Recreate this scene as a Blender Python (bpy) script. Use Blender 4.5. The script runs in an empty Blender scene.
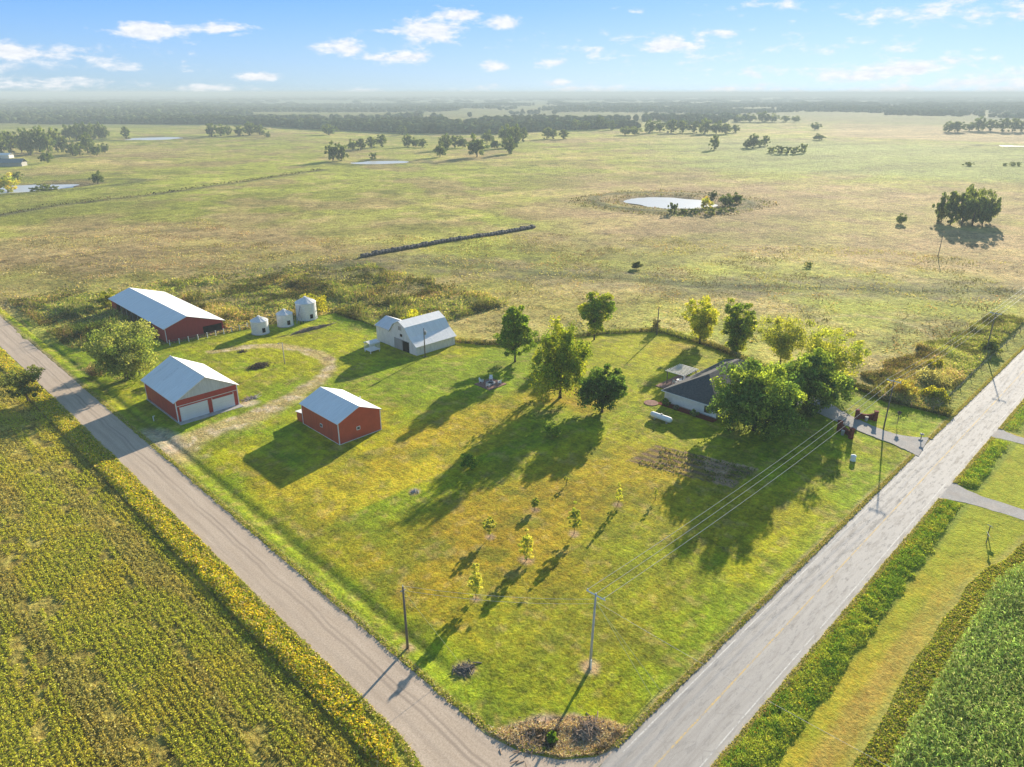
import bpy, math, random
import numpy as np
from mathutils import Vector
R = math.radians
random.seed(5); rng = np.random.default_rng(5)
sc = bpy.context.scene
COL = sc.collection
# world frame: +X runs along the highway, +Y along the gravel road, the drone hovers above the origin
CAMZ = 60.0; PITCH = math.atan(291/715); FPX = 715.0
SUN_AZ, SUN_EL = R(17.7), R(16.8)

# ------------------------------------------------------------------ noise / terrain
_lat = rng.random((256, 256))
def vnoise(x, y, s, seed=0):
    x = np.asarray(x, float)/s + seed*17.31; y = np.asarray(y, float)/s + seed*9.77
    xi = np.floor(x).astype(int); yi = np.floor(y).astype(int); fx = x-xi; fy = y-yi
    fx = fx*fx*(3-2*fx); fy = fy*fy*(3-2*fy)
    g = lambda a, b: _lat[(a) % 256, (b) % 256]
    return (g(xi, yi)*(1-fx)+g(xi+1, yi)*fx)*(1-fy)+(g(xi, yi+1)*(1-fx)+g(xi+1, yi+1)*fx)*fy
def fbm(x, y, s, seed=0, o=4):
    t = 0; a = 1; n = 0
    for i in range(o):
        t = t + a*vnoise(x, y, s/2**i, seed+i*3); n += a; a *= .55
    return t/n
def sstep(a, b, x):
    t = np.clip((np.asarray(x, float)-a)/(b-a), 0, 1); return t*t*(3-2*t)
_UMN = ([29.3, 30, 32.4, 35.8, 39.8, 45, 300], [44.4, 41.9, 39, 36.9, 35.9, 36.1, 36.1])
_UMX = ([29.3, 42, 52, 69, 86, 100, 104, 112, 122, 128, 133, 150, 160, 163, 180, 182, 186, 195, 208, 300],
        [153, 152.5, 156, 152, 157, 158.5, 157, 146, 125, 117, 114, 108.5, 107, 107, 106, 88, 60, 43, 40, 40])
def umin(v): return np.interp(v, *_UMN)
def umax(v): return np.interp(v, *_UMX) + (vnoise(v, v*0, 5, 2)-.5)*1.6
PONDS = [  # centre, half sizes along/across the view, angle
    (371, 239, 23, 26, 33), (104, 590, 22, 50, 80), (396, 1108, 30, 38, 70), (403, 575, 16, 26, 55), (1078, 196, 12, 34, 10)]
def terrain(u, v):
    r = np.hypot(u, v)
    k = sstep(330, 1500, r)
    h = k*((fbm(u, v, 420, 5, 3)-.5)*13 + (fbm(u, v, 1400, 9, 2)-.5)*16*sstep(1500, 4000, r))
    for (pu, pv, a, b, _) in PONDS:
        d = np.hypot(u-pu, v-pv); h = h*(1-np.exp(-(d/(b*2.2))**4))
    h = h + (fbm(u, v, 14, 3, 3)-.5)*.5*sstep(160, 260, np.where((u > 30) & (v > 30), r, 0))
    return h
def under(u, v):   # how far the base ground is lowered beneath the sheets laid on it
    a = np.minimum(np.minimum(u-umin(v), np.interp(v, *_UMX)-u), np.minimum(v-29.6, 299-v))
    b = np.minimum(np.minimum(20.6-v, v+60), np.minimum(u-36, 420-u))
    return .6*np.maximum(sstep(.9, 2.4, a), sstep(.6, 1.6, b))
def lawn_z(u, v):
    return .05 - .32*np.exp(-((u-38.9)/.8)**2)*sstep(46, 52, v) - .18*np.exp(-((v-31.6)/.8)**2)*.35*sstep(58, 64, u) + (fbm(u, v, 9, 4, 2)-.5)*.12*sstep(30.2, 33, v)*sstep(36.6, 40, u)
def at(px, py, z=None):    # where a ray through the drone's lens meets the ground
    c, s = math.cos(PITCH), math.sin(PITCH)
    x = (px-512)/FPX; y = (383.5-py)/FPX
    d = (x, c+y*s, -s+y*c); zz = z or 0.0
    for _ in range(6):
        t = (zz-CAMZ)/d[2]; X, Y = d[0]*t, d[1]*t
        u, v = (X+Y)*.70710678, (Y-X)*.70710678
        if z is not None: break
        zz = float(terrain(u, v))
    return u, v, zz
def scale_at(u, v, z=0):   # metres per pixel
    f = (u+v)*.70710678*math.cos(PITCH) + (CAMZ-z)*math.sin(PITCH)
    return f/FPX

# ------------------------------------------------------------------ materials
def nmat(name):
    m = bpy.data.materials.new(name); m.use_nodes = True
    nt = m.node_tree; nt.nodes.clear(); return m, nt
def N(nt, t, **kw):
    n = nt.nodes.new(t)
    for k, v in kw.items():
        if k.startswith('i_'):
            key = k[2:]; key = int(key) if key.isdigit() else key.replace('_', ' ')
            n.inputs[key].default_value = v
        else: setattr(n, k, v)
    return n
def L(nt, a, b): nt.links.new(a, b)
def mathn(nt, op, a, b=None, c=None, clamp=False):
    n = nt.nodes.new('ShaderNodeMath'); n.operation = op; n.use_clamp = clamp
    for i, x in enumerate((a, b, c)):
        if x is None: continue
        if isinstance(x, (int, float)): n.inputs[i].default_value = x
        else: nt.links.new(x, n.inputs[i])
    return n.outputs[0]
def mixc(nt, f, a, b, mode='MIX'):
    n = nt.nodes.new('ShaderNodeMix'); n.data_type = 'RGBA'; n.blend_type = mode
    for s, x in ((n.inputs[0], f), (n.inputs[6], a), (n.inputs[7], b)):
        if isinstance(x, (int, float)): s.default_value = x
        elif isinstance(x, tuple): s.default_value = (*x, 1) if len(x) == 3 else x
        else: nt.links.new(x, s)
    return n.outputs[2]
def noise(nt, scale, detail=4, rough=.6, vec=None, dist=0):
    n = N(nt, 'ShaderNodeTexNoise'); n.inputs['Scale'].default_value = scale; n.inputs['Detail'].default_value = detail
    n.inputs['Roughness'].default_value = rough; n.inputs['Distortion'].default_value = dist
    if vec is None: vec = pos(nt)
    L(nt, vec, n.inputs['Vector']); return n.outputs[0]
def pos(nt):
    for n in nt.nodes:
        if n.type == 'NEW_GEOMETRY': return n.outputs[0]
    return N(nt, 'ShaderNodeNewGeometry').outputs[0]
def mapping(nt, sc_, rot=(0, 0, 0), vec=None):
    n = N(nt, 'ShaderNodeMapping'); n.inputs['Scale'].default_value = sc_; n.inputs['Rotation'].default_value = rot
    L(nt, vec or pos(nt), n.inputs[0]); return n.outputs[0]
def ramp(nt, f, a, b, lo=0., hi=1.):
    n = N(nt, 'ShaderNodeMapRange'); L(nt, f, n.inputs[0])
    for i, x in ((1, a), (2, b), (3, lo), (4, hi)): n.inputs[i].default_value = x
    return n.outputs[0]
def finish(nt, col, rough=.9, spec=.2, bump=None, bs=.3, bd=.1, metal=0):
    o = N(nt, 'ShaderNodeOutputMaterial'); p = N(nt, 'ShaderNodeBsdfPrincipled')
    for s, x in (('Base Color', col), ('Roughness', rough)):
        if isinstance(x, (int, float)): p.inputs[s].default_value = x
        elif isinstance(x, tuple): p.inputs[s].default_value = (*x, 1)
        else: L(nt, x, p.inputs[s])
    p.inputs['Specular IOR Level'].default_value = spec; p.inputs['Metallic'].default_value = metal
    if bump is not None:
        b = N(nt, 'ShaderNodeBump'); b.inputs['Strength'].default_value = bs; b.inputs['Distance'].default_value = bd
        L(nt, bump, b.inputs['Height']); L(nt, b.outputs[0], p.inputs['Normal'])
    L(nt, p.outputs[0], o.inputs[0]); return p

def ground_mat(name, fine=3.0, bd=.35, bs=.8, var=.5, streak=None):
    m, nt = nmat(name)
    vc = N(nt, 'ShaderNodeVertexColor', layer_name='Col').outputs[0]
    n1 = noise(nt, fine, 5, .7); n2 = noise(nt, fine*.22, 5, .65); n3 = noise(nt, fine*.05, 4, .6)
    f = mathn(nt, 'ADD', mathn(nt, 'MULTIPLY', n1, .45), mathn(nt, 'ADD', mathn(nt, 'MULTIPLY', n2, .35), mathn(nt, 'MULTIPLY', n3, .2)))
    k = ramp(nt, f, .36, .64, 1-var, 1+var)
    c = mixc(nt, 1.0, vc, N(nt, 'ShaderNodeCombineColor').outputs[0], 'MULTIPLY')
    comb = [n for n in nt.nodes if n.type == 'COMBINE_COLOR'][0]
    for i in range(3): L(nt, k, comb.inputs[i])
    # hue drift: straw against green
    c2 = mixc(nt, ramp(nt, noise(nt, fine*.6, 4, .7, mapping(nt, (1, 1, 1))), .42, .7, 0, .55), c, mixc(nt, 1.0, c, (1.45, 1.0, .8), 'MULTIPLY'))
    if streak is not None:
        w = N(nt, 'ShaderNodeTexWave', wave_type='BANDS', bands_direction='DIAGONAL'); w.inputs['Scale'].default_value = .42; w.inputs['Distortion'].default_value = 1.2; w.inputs['Detail Scale'].default_value = .3
        L(nt, mapping(nt, (1, 0.02, 0) if streak == 'Y' else (.02, 1, 0)), w.inputs[0])
        c2 = mixc(nt, .12, c2, mixc(nt, 1.0, c2, w.outputs[0], 'MULTIPLY'))
    hb = mathn(nt, 'ADD', n1, mathn(nt, 'MULTIPLY', n2, 1.6))
    finish(nt, c2, .95, .08, hb, bs, bd); return m

def leaf_mat(name, trans=.42, rnd=.25):
    m, nt = nmat(name)
    vc = N(nt, 'ShaderNodeVertexColor', layer_name='Col').outputs[0]
    oi = N(nt, 'ShaderNodeObjectInfo').outputs['Random']
    hs = N(nt, 'ShaderNodeHueSaturation'); L(nt, vc, hs.inputs['Color'])
    L(nt, ramp(nt, oi, 0, 1, 1-rnd, 1+rnd), hs.inputs['Value']); L(nt, ramp(nt, oi, 0, 1, .505, .485), hs.inputs['Hue'])
    o = N(nt, 'ShaderNodeOutputMaterial'); d = N(nt, 'ShaderNodeBsdfDiffuse'); t = N(nt, 'ShaderNodeBsdfTranslucent')
    L(nt, hs.outputs[0], d.inputs[0]); L(nt, mixc(nt, 1.0, hs.outputs[0], (1.3, 1.22, .55), 'MULTIPLY'), t.inputs[0])
    mx = N(nt, 'ShaderNodeMixShader'); mx.inputs[0].default_value = trans
    L(nt, d.outputs[0], mx.inputs[1]); L(nt, t.outputs[0], mx.inputs[2])
    L(nt, mx.outputs[0], o.inputs[0])
    return m
def plain(name, col, rough=.7, spec=.3, var=.15, scale=2., stretch=(1, 1, 1), metal=0, bump=0):
    m, nt = nmat(name)
    n = noise(nt, scale, 5, .65, mapping(nt, stretch))
    lo = tuple(c*(1-var*1.6) for c in col); hi = tuple(min(1, c*(1+var*.7)) for c in col)
    finish(nt, mixc(nt, ramp(nt, n, .3, .7), lo, hi), rough, spec, n if bump else None, bump, .03, metal); return m
def sheet_metal(name, col, axis, rough=.45, dirt=.18, pitch=.3):  # ribbed metal, ribs repeat along axis
    m, nt = nmat(name)
    sep = N(nt, 'ShaderNodeSeparateXYZ'); L(nt, pos(nt), sep.inputs[0])
    x = sep.outputs['XYZ'.index(axis)]
    fr = mathn(nt, 'FRACT', mathn(nt, 'DIVIDE', x, pitch))
    rib = ramp(nt, mathn(nt, 'ABSOLUTE', mathn(nt, 'SUBTRACT', fr, .5)), .38, .5)
    pan = N(nt, 'ShaderNodeTexWhiteNoise', noise_dimensions='1D'); L(nt, mathn(nt, 'FLOOR', mathn(nt, 'DIVIDE', x, pitch*3)), pan.inputs['W'])
    n = noise(nt, .8, 5, .7, mapping(nt, {'X': (3, .5, .5), 'Y': (.5, 3, .5), 'Z': (1, 1, 1)}[axis]))
    c = mixc(nt, ramp(nt, n, .35, .75), col, tuple(q*(1-dirt*1.7) for q in col))
    c = mixc(nt, mathn(nt, 'MULTIPLY', pan.outputs[0], .25), c, tuple(q*.8 for q in col))
    c = mixc(nt, mathn(nt, 'MULTIPLY', rib, .22), c, tuple(q*.55 for q in col))
    finish(nt, c, rough, .4, rib, .5, .03); return m

M = {}
M['ground'] = ground_mat('pasture_grass', 1.0, 1.2, 1.0, .85)
M['lawn'] = ground_mat('lawn_grass', 2.2, .22, 1.0, .68, 'Y')
M['verge'] = ground_mat('verge_grass', 2.6, .16, 1.0, .45)
M['leaf'] = leaf_mat('tree_leaves', .47)
M['weed'] = leaf_mat('weed_leaves', .40, 0)
M['bark'] = plain('bark', (.11, .085, .06), .95, .1, .4, 3, (1, 1, .2), bump=.5)
M['wood'] = plain('weathered_wood', (.20, .17, .14), .9, .1, .3, 2, (3, 3, .3))
M['palewood'] = plain('pale_wood', (.42, .40, .36), .85, .1, .3, 2, (3, 3, .3))
M['white'] = plain('white_paint', (.78, .78, .75), .6, .3, .06, 1.5)
M['offwhite'] = plain('aged_white_boards', (.74, .72, .67), .75, .2, .14, 1.2, (2, 2, .4))
M['red'] = sheet_metal('red_siding', (.47, .052, .036), 'Y', .6, .22)
M['redx'] = sheet_metal('red_siding_front', (.47, .052, .036), 'X', .6, .22)
M['rust'] = sheet_metal('orange_red_siding', (.60, .095, .045), 'Y', .6, .20)
M['rustx'] = sheet_metal('orange_red_siding_front', (.60, .095, .045), 'X', .6, .20)
M['maroon'] = sheet_metal('dark_red_siding', (.36, .035, .038), 'X', .6, .15)
M['roofy'] = sheet_metal('white_roof_sheet', (.84, .84, .82), 'Y', .6, .10)
M['roofx'] = sheet_metal('white_roof_sheet_cross', (.84, .83, .81), 'X', .6, .10)
M['roofold'] = sheet_metal('aged_roof_sheet', (.72, .73, .73), 'Y', .6, .2)
M['bin'] = plain('galvanised_bin', (.74, .74, .72), .45, .4, .15, 1.5, (1, 1, 6))
M['grey'] = plain('grey_metal', (.33, .33, .33), .6, .3, .2)
M['dark'] = plain('painted_dark_interior', (.012, .012, .012), .9, .05, .2)  # near-black colour standing in for unlit interiors
M['door'] = sheet_metal('white_door_panels', (.74, .74, .72), 'Z', .5, .08, .55)
M['gable'] = sheet_metal('bare_metal_gable', (.62, .63, .62), 'X', .5, .2, .6)
M['glass'] = plain('window_glass', (.03, .035, .04), .1, .6, .2)
M['concrete'] = plain('concrete', (.42, .40, .37), .9, .1, .2, 1.0)
M['brick'] = plain('red_brick', (.20, .05, .038), .9, .1, .35, 5)
M['paver'] = plain('brick_pavers', (.30, .17, .13), .9, .1, .3, 4)
M['mulch'] = plain('red_mulch', (.16, .03, .022), .95, .05, .4, 6)
M['shingle'] = plain('dark_shingles', (.105, .105, .105), .95, .1, .3, 3, (1, 1, 1))
M['cover'] = plain('grey_bales', (.13, .125, .12), .95, .1, .4, 2)
M['balehay'] = plain('old_hay', (.19, .165, .12), .95, .1, .4, 3)
M['black'] = plain('black_rubber', (.02, .02, .02), .8, .2, .2)
M['wire'] = plain('bare_wire', (.45, .44, .42), .5, .4, .05)
M['yellow'] = plain('yellow_guard', (.62, .60, .25), .6, .3, .05)
M['pole'] = plain('pole_timber', (.55, .52, .47), .9, .1, .25, 3, (3, 3, .2))
M['green_roof'] = plain('grey_blue_roof', (.16, .21, .23), .6, .3, .15)
M['root'] = plain('dry_roots', (.36, .26, .18), .95, .05, .35, 3)
M['soil'] = plain('dry_earth', (.24, .16, .10), .95, .05, .35, 1.5, bump=.4)

def water_mat():
    m, nt = nmat('pond_surface')
    n = noise(nt, .8, 3, .5)
    finish(nt, (.50, .50, .47), .32, .9, n, .15, .05); return m
M['water'] = water_mat()
def asphalt():
    m, nt = nmat('worn_highway_surface')
    sep = N(nt, 'ShaderNodeSeparateXYZ'); L(nt, pos(nt), sep.inputs[0]); X, Y = sep.outputs[0], sep.outputs[1]
    s1 = noise(nt, 1.0, 6, .7, mapping(nt, (.05, 1.4, 1))); s2 = noise(nt, 1.0, 6, .75, mapping(nt, (.22, 1.1, 1)))
    s3 = noise(nt, 9, 4, .7)
    c = mixc(nt, ramp(nt, s1, .38, .62), (.29, .265, .24), (.40, .37, .33))
    wt = mathn(nt, 'MULTIPLY', ramp(nt, mathn(nt, 'ABSOLUTE', mathn(nt, 'SUBTRACT', mathn(nt, 'FRACT', mathn(nt, 'DIVIDE', mathn(nt, 'SUBTRACT', Y, 22.7), 1.45)), .5)), .12, .4), .35)
    c = mixc(nt, wt, c, (.44, .41, .38))
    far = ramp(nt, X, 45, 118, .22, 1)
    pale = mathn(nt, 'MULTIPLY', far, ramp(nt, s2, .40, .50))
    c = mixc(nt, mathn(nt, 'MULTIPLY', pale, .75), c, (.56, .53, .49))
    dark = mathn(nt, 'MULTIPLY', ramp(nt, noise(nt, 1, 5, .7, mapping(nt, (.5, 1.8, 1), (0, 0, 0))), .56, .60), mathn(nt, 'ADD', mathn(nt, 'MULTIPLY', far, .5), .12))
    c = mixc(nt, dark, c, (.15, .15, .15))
    brk = N(nt, 'ShaderNodeTexVoronoi', feature='DISTANCE_TO_EDGE'); brk.inputs['Scale'].default_value = .13; L(nt, mapping(nt, (1, 2.2, 0)), brk.inputs[0])
    crack = ramp(nt, brk.outputs[0], .0, .012, .6, 0)
    c = mixc(nt, mathn(nt, 'MULTIPLY', crack, ramp(nt, s1, .4, .6, 0, .5)), c, (.16, .15, .15))
    c = mixc(nt, ramp(nt, s3, .3, .7, 0, .35), c, (.24, .22, .2))
    finish(nt, c, .85, .25, s3, .3, .01); return m
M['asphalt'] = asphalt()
def gravel(name, a, b, tracks=None, dark=(.25, .20, .16)):
    m, nt = nmat(name)
    n1 = noise(nt, 1.0, 6, .7, mapping(nt, (1.2, .08, 1) if tracks else (.5, .5, 1))); n2 = noise(nt, 5, 5, .75)
    n3 = noise(nt, .35, 4, .6)
    c = mixc(nt, ramp(nt, n1, .35, .65), a, b)
    c = mixc(nt, ramp(nt, n2, .40, .66, 0, .7), c, tuple(q*.62 for q in a))
    c = mixc(nt, ramp(nt, n3, .4, .7, 0, .3), c, (.46, .36, .27))
    if tracks:
        sep = N(nt, 'ShaderNodeSeparateXYZ'); L(nt, pos(nt), sep.inputs[0])
        wob = mathn(nt, 'MULTIPLY', mathn(nt, 'SUBTRACT', noise(nt, .12, 2, .5, mapping(nt, (0, 1, 0))), .5), 1.2)
        for t, w, s in tracks:
            d = mathn(nt, 'ABSOLUTE', mathn(nt, 'SUBTRACT', mathn(nt, 'ADD', sep.outputs[0], wob), t))
            f = mathn(nt, 'MULTIPLY', ramp(nt, d, w, w*.25), mathn(nt, 'MULTIPLY', ramp(nt, noise(nt, .5, 5, .7, mapping(nt, (1.5, .06, 1))), .3, .6), s*.75))
            c = mixc(nt, f, c, dark)
    finish(nt, c, .95, .1, n2, .5, .03); return m
M['gravel'] = gravel('pale_gravel_road', (.46, .365, .275), (.57, .465, .36), [(32.9, .28, .8), (33.6, .22, .9), (31.2, .5, .35), (35.3, .4, .4)])
M['drive'] = gravel('grey_gravel_drive', (.36, .345, .33), (.47, .45, .42))
def paint(name, col, lo, hi):
    m, nt = nmat(name); n = noise(nt, 3.5, 6, .8); n2 = noise(nt, .35, 4, .6)
    finish(nt, mixc(nt, ramp(nt, mathn(nt, 'ADD', mathn(nt, 'MULTIPLY', n, .6), mathn(nt, 'MULTIPLY', n2, .4)), lo, hi), col, (.34, .32, .30)), .8, .2); return m
M['paintw'] = paint('worn_white_line', (.58, .56, .52), .46, .60)
M['painty'] = paint('worn_yellow_line', (.66, .44, .12), .38, .58)

# ------------------------------------------------------------------ mesh helpers
def tag(o, label=None, cat=None, group=None, kind=None):
    if label: o['label'] = label
    if cat: o['category'] = cat
    if group: o['group'] = group
    if kind: o['kind'] = kind
    return o
def thing(name, label, cat, loc, rot=0, group=None):
    o = bpy.data.objects.new(name, None); COL.objects.link(o); o.empty_display_size = .3
    o.location = loc; o.rotation_euler = (0, 0, rot); return tag(o, label, cat, group)
def npmesh(name, V, F, mat, col=None, parent=None, smooth=False):   # V (n,3), F (m,k) equal-sized faces
    V = np.ascontiguousarray(V, np.float32); F = np.ascontiguousarray(F, np.int32)
    me = bpy.data.meshes.new(name); me.vertices.add(len(V)); me.vertices.foreach_set('co', V.ravel())
    m, k = F.shape; me.loops.add(m*k); me.loops.foreach_set('vertex_index', F.ravel())
    me.polygons.add(m); me.polygons.foreach_set('loop_start', np.arange(0, m*k, k, dtype=np.int32))
    try: me.polygons.foreach_set('loop_total', np.full(m, k, np.int32))
    except Exception: pass
    if smooth: me.polygons.foreach_set('use_smooth', np.ones(m, bool))
    me.update(calc_edges=True); me.materials.append(mat)
    if col is not None:
        ca = me.color_attributes.new('Col', 'FLOAT_COLOR', 'POINT')
        c4 = np.ones((len(V), 4), np.float32); c4[:, :3] = col; ca.data.foreach_set('color', c4.ravel())
    o = bpy.data.objects.new(name, me); COL.objects.link(o)
    if parent: o.parent = parent
    return o
class MB:
    def __init__(s): s.v = []; s.f = []
    def add(s, vs, fs):
        b = len(s.v); s.v += [tuple(p) for p in vs]; s.f += [tuple(b+i for i in f) for f in fs]; return s
    def box(s, x0, x1, y0, y1, z0, z1):
        return s.add([(x0, y0, z0), (x1, y0, z0), (x1, y1, z0), (x0, y1, z0), (x0, y0, z1), (x1, y0, z1), (x1, y1, z1), (x0, y1, z1)],
                     [(0, 3, 2, 1), (4, 5, 6, 7), (0, 1, 5, 4), (1, 2, 6, 5), (2, 3, 7, 6), (3, 0, 4, 7)])
    def tube(s, pts, rs, n=8, cap=True):
        pts = [Vector(p) for p in pts]; b = len(s.v); up = Vector((.13, .21, 1)).normalized()
        for i, p in enumerate(pts):
            d = (pts[min(i+1, len(pts)-1)]-pts[max(i-1, 0)]).normalized()
            a = d.cross(up); a = a.normalized() if a.length > .05 else Vector((1, 0, 0)); c = d.cross(a)
            r = rs[i] if hasattr(rs, '__len__') else rs
            for k in range(n):
                t = 2*math.pi*k/n; s.v.append(tuple(p+a*(r*math.cos(t))+c*(r*math.sin(t))))
        for i in range(len(pts)-1):
            for k in range(n):
                q = b+i*n+k; q2 = b+i*n+(k+1) % n; s.f.append((q, q2, q2+n, q+n))
        if cap: s.f.append(tuple(b+k for k in range(n))[::-1]); s.f.append(tuple(b+(len(pts)-1)*n+k for k in range(n)))
        return s
    def prism(s, poly, axis, a, b):   # poly in the plane normal to axis: 'y' -> (x,z), 'x' -> (y,z), 'z' -> (x,y)
        n = len(poly); mk = {'y': lambda p, t: (p[0], t, p[1]), 'x': lambda p, t: (t, p[0], p[1]), 'z': lambda p, t: (p[0], p[1], t)}[axis]
        vs = [mk(p, a) for p in poly]+[mk(p, b) for p in poly]
        fs = [tuple(range(n)), tuple(range(2*n-1, n-1, -1))]+[(i, i+n, (i+1) % n+n, (i+1) % n) for i in range(n)]
        return s.add(vs, fs)
    def slab(s, a, b, c, d, t=.1):    # sloping slab, four top corners, thickness down
        vs = [a, b, c, d]; return s.add(vs+[(p[0], p[1], p[2]-t) for p in vs], [(0, 1, 2, 3), (7, 6, 5, 4), (0, 4, 5, 1), (1, 5, 6, 2), (2, 6, 7, 3), (3, 7, 4, 0)])
    def build(s, name, mat, parent=None, smooth=False, world=True):
        me = bpy.data.meshes.new(name)
        v = s.v
        if parent is not None and world:
            l = parent.location; v = [(p[0]-l[0], p[1]-l[1], p[2]-l[2]) for p in v]
        me.from_pydata(v, [], s.f); me.materials.append(mat)
        import bmesh
        bm = bmesh.new(); bm.from_mesh(me); bmesh.ops.recalc_face_normals(bm, faces=bm.faces); bm.to_mesh(me); bm.free()
        if smooth:
            for p in me.polygons: p.use_smooth = len(p.vertices) == 4
        o = bpy.data.objects.new(name, me); COL.objects.link(o)
        if parent is not None: o.parent = parent
        return o
def grid_sheet(name, U, V, Z, mat, col, kind='structure'):
    n, m = U.shape
    verts = np.stack([U, V, Z], -1).reshape(-1, 3)
    i = np.arange(n-1)[:, None]*m+np.arange(m-1)[None]; i = i.ravel()
    F = np.stack([i, i+1, i+m+1, i+m], 1)
    o = npmesh(name, verts, F, mat, col.reshape(-1, 3), smooth=True); o['kind'] = kind
    # faces upward
    if o.data.polygons[0].normal.z < 0: o.data.flip_normals()
    return o
def segdist(u, v, pts):
    d = np.full(np.shape(u), 1e9)
    for (a, b), (c, e) in zip(pts[:-1], pts[1:]):
        L2 = (c-a)**2+(e-b)**2; t = np.clip(((u-a)*(c-a)+(v-b)*(e-b))/L2, 0, 1)
        d = np.minimum(d, np.hypot(u-a-t*(c-a), v-b-t*(e-b)))
    return d
def lerp(c, d, f): return c*(1-f[..., None])+np.array(d)*f[..., None]

# ------------------------------------------------------------------ ground colours
TAN = (.39, .355, .125); OLIVE = (.275, .32, .055); LIME = (.33, .40, .06); BROWN = (.30, .225, .13); DKG = (.09, .12, .035); STRAW = (.50, .43, .20)
FENCE_BACK = [(128.9, 239.5), (166.5, 216.2), (188.5, 164.4), (202.6, 140.0), (211.2, 121.7), (235.8, 91.4), (251.8, 71.8), (280, 40)]
CREEK = [(40, 455), (80, 463), (113, 481), (166, 489.5), (239, 517), (330, 556)]
TRAIL = [(139, 268), (128, 280), (112, 250), (86, 262)]
def pasture_col(u, v):
    r = np.hypot(u, v)
    w = fbm(u, v, 70, 1, 4); w2 = fbm(u, v, 16, 7, 4); w3 = fbm(u+v, (v-u)*.35, 150, 11, 3); w4 = fbm(u, v, 5, 21, 3)
    c = np.zeros(np.shape(u)+(3,))+np.array(OLIVE)
    c = lerp(c, TAN, .85*sstep(.44, .66, w3+.35*(w2-.5)))
    c = lerp(c, LIME, .85*sstep(.44, .60, w)*(1-.5*sstep(300, 900, r)))
    c = lerp(c, BROWN, .6*sstep(.55, .68, fbm(u, v, 45, 31, 4))*sstep(200, 320, r))
    c = lerp(c, STRAW, .55*sstep(.56, .70, w2+.2*(w4-.5)))
    c = lerp(c, DKG, .5*sstep(.60, .74, fbm(u, v, 9, 41, 4)))
    az = np.degrees(np.arctan2(v, u))
    # broad fields
    c = lerp(c, (.38, .29, .18), .65*sstep(240, 330, r)*sstep(640, 520, r)*sstep(46, 38, az)*(.5+.8*(w2)))          # pinkish grazed slope, right
    c = lerp(c, (.24, .31, .10), .85*sstep(600, 680, r)*sstep(1250, 1000, r)*sstep(38, 26, az))                       # green field beyond it
    c = lerp(c, (.42, .34, .20), .8*sstep(1200, 1260, r)*sstep(1800, 1600, r)*sstep(24, 21, az))                      # pale stubble
    c = lerp(c, (.32, .26, .14), .5*sstep(215, 260, r)*sstep(440, 350, r)*sstep(48, 56, az)*(.3+w2))
    c = lerp(c, (.22, .26, .05), .85*sstep(420, 470, r+20*(w2-.5))*sstep(585, 560, r)*sstep(68, 74, az)*(.4+.8*w4))            # yellow green bank by the left pond
    c = c*np.array((.93, .90, .78))
    st = fbm(u*.35+v*.9, (v-u)*.08, 22, 43, 3); c = c*(.88+.24*sstep(.38, .62, st))[..., None]
    c = c*(.92+.16*sstep(.35, .65, fbm(u, v, 34, 47, 4)))[..., None]
    # creek line and fence lines, tyre loop
    dC = segdist(u, v, CREEK); c = lerp(c, (.07, .065, .045), .85*np.exp(-((dC+4*(w2-.5))/4.0)**2))
    dF = segdist(u, v, FENCE_BACK); c = lerp(c, (.09, .11, .035), .95*np.exp(-((dF+9*(w2-.5))/3.4)**2)); c = lerp(c, (.18, .16, .09), .75*np.exp(-((dF-9)/6)**2)*w4*1.6)
    d = np.abs(np.hypot((u-196)*.9, (v-62)*1.1)-17+3*(w2-.5)); c = lerp(c, STRAW, .6*np.exp(-(d/1.1)**2)); c = lerp(c, (.55, .5, .36), .9*np.exp(-(np.hypot(u-189, v-46)/4.)**2)*sstep(.4, .6, w4))
    for pts, k in ([(240, 330), (262, 318), (290, 312)], .4), ([(106, 250), (86, 285), (78, 330)], .5), ([(118, 262), (74, 312)], .4):
        c = lerp(c, (.12, .10, .05), k*np.exp(-((segdist(u, v, pts)+3*(w2-.5))/1.4)**2))
    # pond margins
    for (pu, pv, a, b, an) in PONDS:
        x, y = pondlocal(u, v, pu, pv, an); q = np.hypot(x/a, y/b)
        c = lerp(c, (.13, .11, .06), .8*sstep(1.5, 1.05, q+.6*(w2-.5))); c = lerp(c, (.07, .09, .03), .85*np.exp(-((q-1.75)/.2)**2))
    # brambles and tall weeds behind the yard
    br = sstep(44, 50, u+6*(w2-.5))*sstep(275, 225, v+.25*u+20*(w2-.5))*sstep(182, 188, v)*sstep(170, 130, u)
    c = lerp(c, (.12, .12, .04), .65*br)
    # far country
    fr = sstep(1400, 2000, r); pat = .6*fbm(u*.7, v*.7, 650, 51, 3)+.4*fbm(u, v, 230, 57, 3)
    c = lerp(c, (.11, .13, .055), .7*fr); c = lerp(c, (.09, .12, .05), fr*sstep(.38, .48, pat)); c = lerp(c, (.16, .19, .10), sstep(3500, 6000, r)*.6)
    c = lerp(c, (.21, .25, .03), .85*sstep(34.5, 33.2, v+(w2-.5))*(v > 28)*sstep(150, 156, u)*(u < 900))
    # soybean ground west of the gravel road
    s = (u < 26.3) & (v > -50) & (v < 2000)
    row = .5+.5*np.sin(u*2*np.pi/.76+1.2*(w2-.5))
    sc_ = np.array((.33, .31, .07))*(.55+.55*row[..., None])*(.7+.6*vnoise(u, v*.06, 1.7, 44))[..., None]+np.array((.06, .02, 0))*w[..., None]
    c = np.where(s[..., None], sc_, c)
    c = lerp(c, (.34, .34, .04), .85*(np.abs(u-28.2) < 1.9)*(v > 38)*(.5+.8*(w2-.3)))
    return c
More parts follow.
